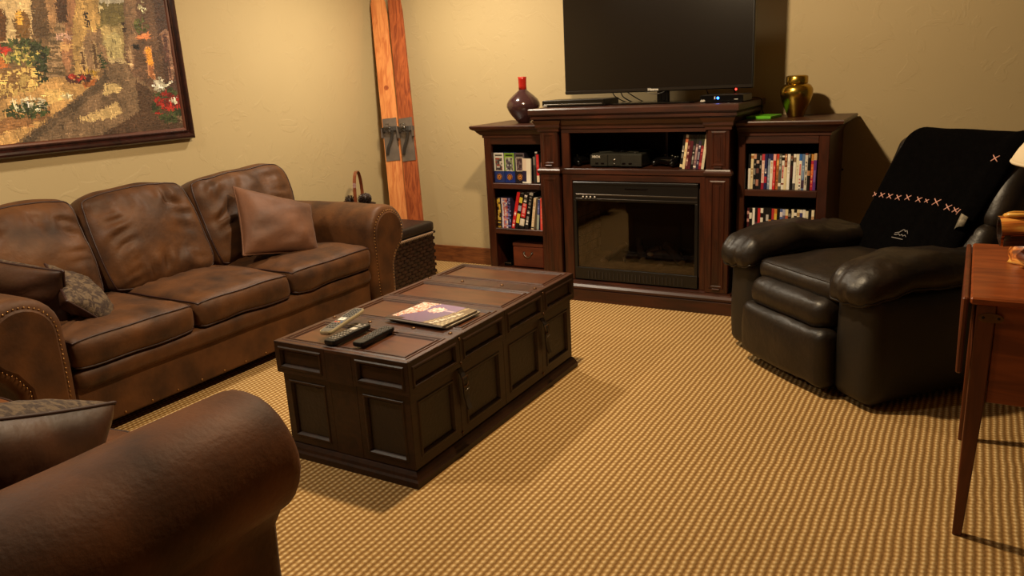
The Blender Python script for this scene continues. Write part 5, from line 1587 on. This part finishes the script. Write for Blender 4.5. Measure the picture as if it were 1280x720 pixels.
def burl_tri():
    m, nt, b = newmat('burl_wood')
    L = nt.links.new
    tc = nd(nt, 'ShaderNodeTexCoord')
    mp = nd(nt, 'ShaderNodeMapping', i_Scale=(1.2, 4, 9), i_Rotation=(0, 0.18, 0))
    L(tc.outputs['Object'], mp.inputs[0])
    nz = nd(nt, 'ShaderNodeTexNoise', i_Scale=2.6, i_Detail=5, i_Distortion=1.6)
    L(mp.outputs[0], nz.inputs['Vector'])
    rp = nd(nt, 'ShaderNodeValToRGB')
    e = rp.color_ramp.elements
    e[0].position, e[0].color = 0.40, lin((110, 58, 26)) + (1,)
    e[1].position, e[1].color = 0.62, lin((246, 196, 96)) + (1,)
    k = e.new(0.50)
    k.color = lin((206, 120, 50)) + (1,)
    L(nz.outputs['Fac'], rp.inputs[0])
    L(rp.outputs[0], b.inputs['Base Color'])
    b.inputs['Roughness'].default_value = 0.28
    b.inputs['Coat Weight'].default_value = 0.3
    return m
M_burlw = burl_tri()
rg = knotty((0.092, 2.72, 0.832), (0.56, 2.78, 0.872), 0.046, 0.060, 4.2, rough_=0.35)
MB().rings(rg, cap0=False, smooth=True).build('burl_log', M_burlw, lm, fixn=True)
e0 = rg[0]
ce = sum(e0, Vector()) / 32
MB().rings([e0, [ce + (p - ce) * 0.78 for p in e0], [ce + (p - ce) * 0.70 + Vector((0.03, 0, 0)) for p in e0]], cap0=False, smooth=False).build('hollow_end', M_burl_b, lm, fixn=True)
rg = knotty((0.275, 2.78, DZ + 0.001), (0.275, 2.78, 0.84), 0.150, 0.07, 9.1, nseg=16, rough_=0.5, flat=0.7)
MB().rings(rg, smooth=True).build('root_base', M_burlw, lm, fixn=True)
# log-top hollow: dark shade and lit yellow rim put into colour; bark strip below
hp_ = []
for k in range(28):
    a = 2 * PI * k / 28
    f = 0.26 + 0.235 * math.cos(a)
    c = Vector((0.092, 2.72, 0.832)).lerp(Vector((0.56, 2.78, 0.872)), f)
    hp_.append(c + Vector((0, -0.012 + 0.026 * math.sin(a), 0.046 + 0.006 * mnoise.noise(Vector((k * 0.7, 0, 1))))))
rm = MB().tube(hp_, [0.007 + 0.003 * mnoise.noise(Vector((k * 0.5, 3, 1))) for k in range(28)], 6, closed=True).build('hollow_rim', mat('lit_honey_wood', (232, 180, 84), (200, 130, 52), 14, rough=0.3, coat=0.3), lm)
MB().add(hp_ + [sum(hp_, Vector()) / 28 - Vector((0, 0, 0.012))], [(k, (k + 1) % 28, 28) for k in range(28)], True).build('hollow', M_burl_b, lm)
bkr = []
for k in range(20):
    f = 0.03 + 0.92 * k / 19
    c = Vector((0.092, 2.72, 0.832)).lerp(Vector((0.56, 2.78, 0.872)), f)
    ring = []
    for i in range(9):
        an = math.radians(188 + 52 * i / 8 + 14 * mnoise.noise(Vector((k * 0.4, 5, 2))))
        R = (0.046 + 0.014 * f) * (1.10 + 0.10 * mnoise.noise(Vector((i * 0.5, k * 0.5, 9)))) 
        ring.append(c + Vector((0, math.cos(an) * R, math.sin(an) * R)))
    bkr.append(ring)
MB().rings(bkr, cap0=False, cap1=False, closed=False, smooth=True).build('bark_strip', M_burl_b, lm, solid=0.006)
MB().lathe([(0.014, 0), (0.014, 0.17), (0.02, 0.172), (0.02, 0.21), (0.0001, 0.212)], (0.345, 2.76, 0.895), 16).build('stem', M_oldbrass, lm)
MB().lathe([(0.0001, 0.0), (0.015, 0.005), (0.03, 0.05), (0.03, 0.075), (0.0001, 0.105)], (0.345, 2.76, 1.105), 16).build('bulb', mat('frosted_bulb', (255, 236, 200)), lm)
sh = MB().lathe([(0.240, 0.0), (0.238, 0.012), (0.226, 0.035), (0.198, 0.075), (0.160, 0.135), (0.128, 0.20), (0.110, 0.26)], (0.345, 2.76, 1.030), 40)
sh.f = [f for f in sh.f if len(f) == 4]
sh.sm = [True] * len(sh.f)
sh.c = [(1, 1, 1)] * len(sh.f)
so = sh.build('lamp_shade', M_shade, lm, solid=0.003)
MB().tube([(0.345 + 0.240 * math.cos(2 * PI * k / 40), 2.76 + 0.240 * math.sin(2 * PI * k / 40), 1.032) for k in range(40)], 0.005, 6, closed=True).build('shade_trim', M_shade, lm)

# ------------------------------------------------------------------ village painting
pa = thing('framed_painting', 'framed oil painting of a cobbled village street with flowers above the sofa', 'painting', (XL, 2.3, 1.6))
PYA, PYB, PZA, PZB = 1.45, 3.055, 1.100, 2.20
fp_ = [(0, 0), (0, 0.038), (0.006, 0.048), (0.016, 0.052), (0.026, 0.050), (0.034, 0.040), (0.038, 0.040), (0.042, 0.046), (0.047, 0.046), (0.050, 0.040)]
u_, v_, n_ = Vector((0, 1, 0)), Vector((0, 0, 1)), Vector((1, 0, 0))
o_ = Vector((XL, PYA, PZA))
W, Hh = PYB - PYA, PZB - PZA
def prings(pr):
    return [[o_ + u_ * a + v_ * b_ + n_ * ht for a, b_ in ((ins, ins), (W - ins, ins), (W - ins, Hh - ins), (ins, Hh - ins))] for ins, ht in pr]
MB().rings(prings(fp_), cap0=False, cap1=False).build('frame', M_frame, pa, fixn=True)
MB().rings(prings([(0.050, 0.040), (0.058, 0.038), (0.066, 0.030)]), cap0=False, cap1=False).build('frame_liner', M_frame_in, pa, fixn=True)
PAINT_POLYS=[((185,178,160),[(2.579,1.92),(2.784,1.935),(2.749,1.803),(2.579,1.795)]),((116,104,62),[(2.577,1.807),(2.753,1.823),(2.736,1.692),(2.584,1.688)]),((206,178,130),[(1.951,1.924),(2.285,1.952),(2.234,1.637),(2.158,1.622),(1.878,1.586)]),((100,62,28),[(2.082,1.766),(2.118,1.757),(2.13,1.727),(2.119,1.628),(2.057,1.617)]),((112,80,40),[(2.168,1.721),(2.185,1.753),(2.213,1.765),(2.233,1.755),(2.238,1.723),(2.227,1.637),(2.167,1.633)]),((225,170,70),[(2.18,1.746),(2.208,1.757),(2.207,1.701),(2.181,1.697)]),((92,70,48),[(2.282,1.951),(2.354,1.957),(2.321,1.631),(2.239,1.641)]),((156,120,84),[(2.346,1.957),(2.401,1.961),(2.368,1.646),(2.325,1.631)]),((72,48,34),[(2.401,1.961),(2.482,1.968),(2.423,1.722),(2.371,1.702)]),((105,85,60),[(2.361,1.709),(2.413,1.71),(2.354,1.444),(2.25,1.439),(2.317,1.631)]),((150,108,78),[(2.482,1.968),(2.531,1.972),(2.438,1.613),(2.376,1.454),(2.364,1.549),(2.404,1.669)]),((182,148,92),[(2.527,1.972),(2.625,1.98),(2.596,1.704),(2.532,1.664),(2.48,1.471),(2.409,1.454),(2.421,1.594)]),((140,112,84),[(2.512,1.671),(2.6,1.685),(2.593,1.516),(2.487,1.467),(2.479,1.595)]),((190,160,115),[(2.457,1.587),(2.472,1.598),(2.487,1.591),(2.482,1.483),(2.452,1.479)]),((92,66,45),[(2.464,1.579),(2.478,1.587),(2.474,1.487),(2.457,1.483)]),((190,160,115),[(2.522,1.618),(2.542,1.63),(2.556,1.614),(2.549,1.493),(2.517,1.486)]),((96,72,50),[(2.529,1.61),(2.544,1.618),(2.541,1.497),(2.523,1.494)]),((48,36,28),[(2.516,1.774),(2.536,1.771),(2.54,1.748),(2.519,1.747)]),((48,36,28),[(2.512,1.736),(2.54,1.729),(2.54,1.706),(2.515,1.709)]),((165,145,98),[(2.595,1.7),(2.717,1.711),(2.703,1.543),(2.598,1.54)]),((188,172,120),[(2.599,1.634),(2.623,1.666),(2.661,1.678),(2.69,1.663),(2.696,1.627),(2.689,1.547),(2.607,1.544)]),((128,112,78),[(2.622,1.595),(2.632,1.599),(2.631,1.548),(2.617,1.548)]),((96,72,56),[(2.782,1.993),(3.061,2.016),(3.003,1.16),(2.834,1.281),(2.725,1.466),(2.699,1.547)]),((74,53,44),[(2.93,2.005),(3.061,2.016),(3.002,1.183),(2.924,1.298),(2.92,1.596)]),((132,104,80),[(2.767,1.914),(2.828,1.918),(2.799,1.677),(2.731,1.474),(2.705,1.555)]),((58,42,34),[(2.714,1.719),(2.738,1.724),(2.738,1.676),(2.715,1.675)]),((170,140,105),[(2.729,1.608),(2.743,1.608),(2.74,1.494),(2.722,1.498)]),((202,125,80),[(2.775,1.652),(2.867,1.682),(2.875,1.646),(2.792,1.64)]),((185,130,90),[(2.82,1.588),(2.843,1.608),(2.865,1.596),(2.863,1.429),(2.826,1.442)]),((245,165,62),[(2.829,1.583),(2.847,1.6),(2.859,1.588),(2.859,1.513),(2.833,1.505)]),((150,95,60),[(2.833,1.505),(2.859,1.513),(2.858,1.433),(2.835,1.442)]),((150,112,90),[(2.934,1.671),(2.969,1.693),(2.992,1.681),(2.984,1.425),(2.953,1.422),(2.95,1.596)]),((92,60,54),[(2.947,1.659),(2.97,1.672),(2.97,1.434),(2.955,1.435)]),((28,22,20),[(2.759,1.616),(2.797,1.616),(2.787,1.592),(2.759,1.591)]),((116,94,72),[(2.611,1.54),(2.688,1.539),(2.726,1.474),(2.85,1.366),(3.046,1.157),(3.025,1.045),(2.057,1.143),(2.416,1.364),(2.566,1.469)]),((78,58,44),[(2.742,1.432),(2.848,1.353),(3.024,1.158),(2.593,1.152),(2.459,1.155),(2.733,1.266)]),((196,170,118),[(2.559,1.414),(2.606,1.424),(2.652,1.402),(2.636,1.371),(2.537,1.367)]),((192,164,114),[(2.372,1.25),(2.476,1.282),(2.617,1.323),(2.629,1.264),(2.52,1.239),(2.432,1.234)]),((180,160,120),[(2.603,1.544),(2.693,1.543),(2.689,1.523),(2.608,1.524)]),((185,146,92),[(2.246,1.454),(2.547,1.462),(2.402,1.357),(2.021,1.147),(1.848,1.147),(1.878,1.285)]),((206,172,108),[(2.252,1.409),(2.378,1.381),(2.331,1.353),(2.246,1.327)]),((88,72,56),[(2.615,1.536),(2.555,1.458),(2.414,1.357),(2.123,1.193),(2.068,1.161),(2.135,1.162),(2.452,1.335),(2.582,1.437)]),((222,190,115),[(1.856,1.485),(2.246,1.51),(2.26,1.506),(2.251,1.424),(2.146,1.391),(1.821,1.323)]),((140,100,62),[(2.021,1.282),(2.253,1.319),(2.251,1.274),(2.035,1.215),(1.964,1.214)]),((190,150,100),[(2.365,1.616),(2.412,1.609),(2.4,1.572),(2.365,1.575)]),((200,120,60),[(2.059,1.558),(2.102,1.565),(2.105,1.508),(2.054,1.502)]),((165,98,50),[(2.446,1.429),(2.518,1.447),(2.503,1.416),(2.453,1.402)])]
PAINT_DABS=[((70,82,42),2.184,1.576,0.114,0.058,110,0.0104),((190,175,95),2.188,1.558,0.098,0.044,60,0.0065),((48,58,34),2.252,1.539,0.034,0.103,80,0.0091),((60,72,38),2.148,1.314,0.114,0.037,90,0.0091),((235,225,190),2.165,1.339,0.098,0.033,50,0.006),((180,52,38),2.096,1.586,0.025,0.017,18,0.0078),((225,180,160),2.391,1.643,0.04,0.019,30,0.0065),((70,40,34),2.433,1.449,0.068,0.019,40,0.0078),((165,48,34),2.421,1.453,0.042,0.015,16,0.0078),((190,150,60),2.503,1.478,0.034,0.015,25,0.0065),((58,70,40),2.571,1.536,0.017,0.039,25,0.0065),((90,95,50),2.824,1.706,0.043,0.037,40,0.0078),((235,225,180),2.852,1.8,0.024,0.041,10,0.0065),((62,70,40),2.912,1.29,0.093,0.095,110,0.013),((150,40,32),2.923,1.319,0.077,0.051,40,0.013),((240,232,205),2.893,1.402,0.055,0.034,16,0.0117),((240,232,205),2.947,1.31,0.031,0.022,5,0.0091),((150,40,32),2.839,1.255,0.015,0.008,3,0.0104),((235,215,160),2.623,1.797,0.022,0.011,6,0.006),((235,215,160),2.354,1.367,0.025,0.015,12,0.0078)]

PAINT_POLYS = [((185, 178, 160), [(2.2, 1.86), (3.0, 1.86), (3.0, 2.3), (2.2, 2.3)]), ((206, 178, 130), [(1.4, 1.56), (2.0, 1.6), (2.2, 1.9), (2.25, 2.3), (1.4, 2.3)]),
    ((96, 72, 56), [(2.74, 1.7), (3.1, 1.7), (3.1, 2.3), (2.86, 2.3), (2.76, 2.0)]), ((190, 140, 92), [(2.2, 1.85), (2.58, 1.85), (2.56, 2.14), (2.38, 2.22), (2.2, 2.12)]),
    ((100, 62, 28), [(1.60, 1.58), (1.78, 1.59), (1.78, 1.84), (1.74, 1.90), (1.65, 1.90), (1.60, 1.84)]), ((100, 62, 28), [(1.66, 2.0), (1.78, 2.0), (1.78, 2.13), (1.66, 2.13)]),
    ((222, 190, 115), [(1.4, 1.30), (2.0, 1.33), (2.0, 1.52), (1.4, 1.55)]), ((150, 112, 72), [(1.4, 1.1), (2.0, 1.1), (2.0, 1.32), (1.4, 1.31)])] + PAINT_POLYS
PAINT_DABS = [((70, 82, 42), 1.70, 1.56, 0.22, 0.07, 90, 0.012), ((200, 170, 80), 1.66, 1.58, 0.2, 0.05, 40, 0.008)] + PAINT_DABS
ny, nz = 400, 270
Y0, Z0, Y1, Z1 = PYA + 0.064, PZA + 0.064, PYB - 0.064, PZB - 0.064
yy = Y0 + (Y1 - Y0) * (np.arange(ny) + 0.5) / ny
zz = Z0 + (Z1 - Z0) * (np.arange(nz) + 0.5) / nz
GY, GZ = np.meshgrid(yy, zz, indexing='ij')
rng = np.random.RandomState(4)
def smooth_noise(sy, sz, seed):
    r = np.random.RandomState(seed)
    g = r.rand(ny // sy + 3, nz // sz + 3)
    a = np.arange(ny) / sy
    b_ = np.arange(nz) / sz
    i, j = a.astype(int), b_.astype(int)
    fa, fb = (a - i)[:, None], (b_ - j)[None]
    return (g[i][:, j] * (1 - fa) + g[i + 1][:, j] * fa) * (1 - fb) + (g[i][:, j + 1] * (1 - fa) + g[i + 1][:, j + 1] * fa) * fb
img = np.zeros((ny, nz, 3))
img[:] = (120, 94, 66)
WY = GY + 0.012 * (smooth_noise(7, 7, 1) - 0.5)
WZ = GZ + 0.012 * (smooth_noise(6, 6, 2) - 0.5)
def inside(P):
    r = np.zeros(GY.shape, bool)
    n = len(P)
    for i in range(n):
        (x1, y1), (x2, y2) = P[i], P[(i + 1) % n]
        if y1 == y2:
            continue
        r ^= ((y1 > WZ) != (y2 > WZ)) & (WY < (x2 - x1) * (WZ - y1) / (y2 - y1) + x1)
    return r
tex = (smooth_noise(4, 9, 5) - 0.5) * 0.22 + (smooth_noise(14, 18, 6) - 0.5) * 0.30 + (smooth_noise(2, 2, 7) - 0.5) * 0.16
stone = None
for c, P in PAINT_POLYS:
    m_ = inside(P)
    img[m_] = np.array(c) * (1 + tex[m_])[:, None]
    if c == (105, 85, 60):
        for k in range(9):
            z1, z0 = 1.705 - k * 0.0295, 1.705 - k * 0.0295 - 0.013
            mm = m_ & (WZ < z1) & (WZ > z0)
            img[mm] = np.array((156, 128, 96)) * (1 + tex[mm])[:, None]
    if c == (222, 190, 115):
        stone = m_ if stone is None else stone | m_
# stones of the garden wall
pts = np.stack([rng.uniform(1.5, 2.36, 190), rng.uniform(1.28, 1.56, 190)], 1)
idx = np.argwhere(stone)
if len(idx):
    q = np.stack([WY[stone], WZ[stone] * 1.25], 1)
    d = np.sqrt(((q[:, None] - (pts * (1, 1.25))[None]) ** 2).sum(2))
    ds = np.sort(d, 1)
    near = np.argmin(d, 1)
    tone = rng.uniform(0.78, 1.12, 190)[near]
    edge = (ds[:, 1] - ds[:, 0]) < 0.006
    colr = np.array((222, 188, 112))[None] * tone[:, None]
    colr[edge] = (128, 96, 58)
    img[stone] = colr
for c, y, z, ry, rz, n, s in PAINT_DABS:
    for k in range(n):
        a, r = rng.uniform(0, 2 * PI), math.sqrt(rng.uniform(0, 1))
        dy, dz = y + ry * r * math.cos(a), z + rz * r * math.sin(a)
        sl = rng.uniform(-0.8, 0.8)
        e = ((GY - dy) + sl * (GZ - dz)) ** 2 / (s * rng.uniform(0.7, 1.3)) ** 2 + (GZ - dz) ** 2 / (s * rng.uniform(0.5, 1.2)) ** 2 < 1
        img[e] = np.clip(np.array(c) * rng.uniform(0.60, 1.2), 0, 255)
# loose brush strokes over everything
for k in range(26000):
    i0, j0 = rng.randint(0, ny), rng.randint(0, nz)
    c = img[min(ny - 1, max(0, i0 + rng.randint(-1, 2))), min(nz - 1, max(0, j0 + rng.randint(-1, 2)))] * rng.uniform(0.82, 1.18)
    li, lj = (rng.randint(0, 4), 0) if rng.rand() < 0.5 else (0, rng.randint(0, 4))
    img[max(0, i0 - li):i0 + li + 1, max(0, j0 - lj):j0 + lj + 1] = np.clip(c, 0, 255)
vs = [(XL + 0.0335, Y0 + (Y1 - Y0) * i / ny, Z0 + (Z1 - Z0) * j / nz) for i in range(ny + 1) for j in range(nz + 1)]
fs = [(i * (nz + 1) + j, (i + 1) * (nz + 1) + j, (i + 1) * (nz + 1) + j + 1, i * (nz + 1) + j + 1) for i in range(ny) for j in range(nz)]
cs = [tuple(img[i, j]) for i in range(ny) for j in range(nz)]
MB().add(vs, fs, False, cs).build('canvas', M_canvas, pa)

# small nail left in the back wall
tag(MB().ball((-0.63, YB - 0.002, 0.74), 0.006, 8, 6).build('wall_nail', M_darkgap), 'tiny dark nail in the wall between the right bookcase and the recliner', 'nail')
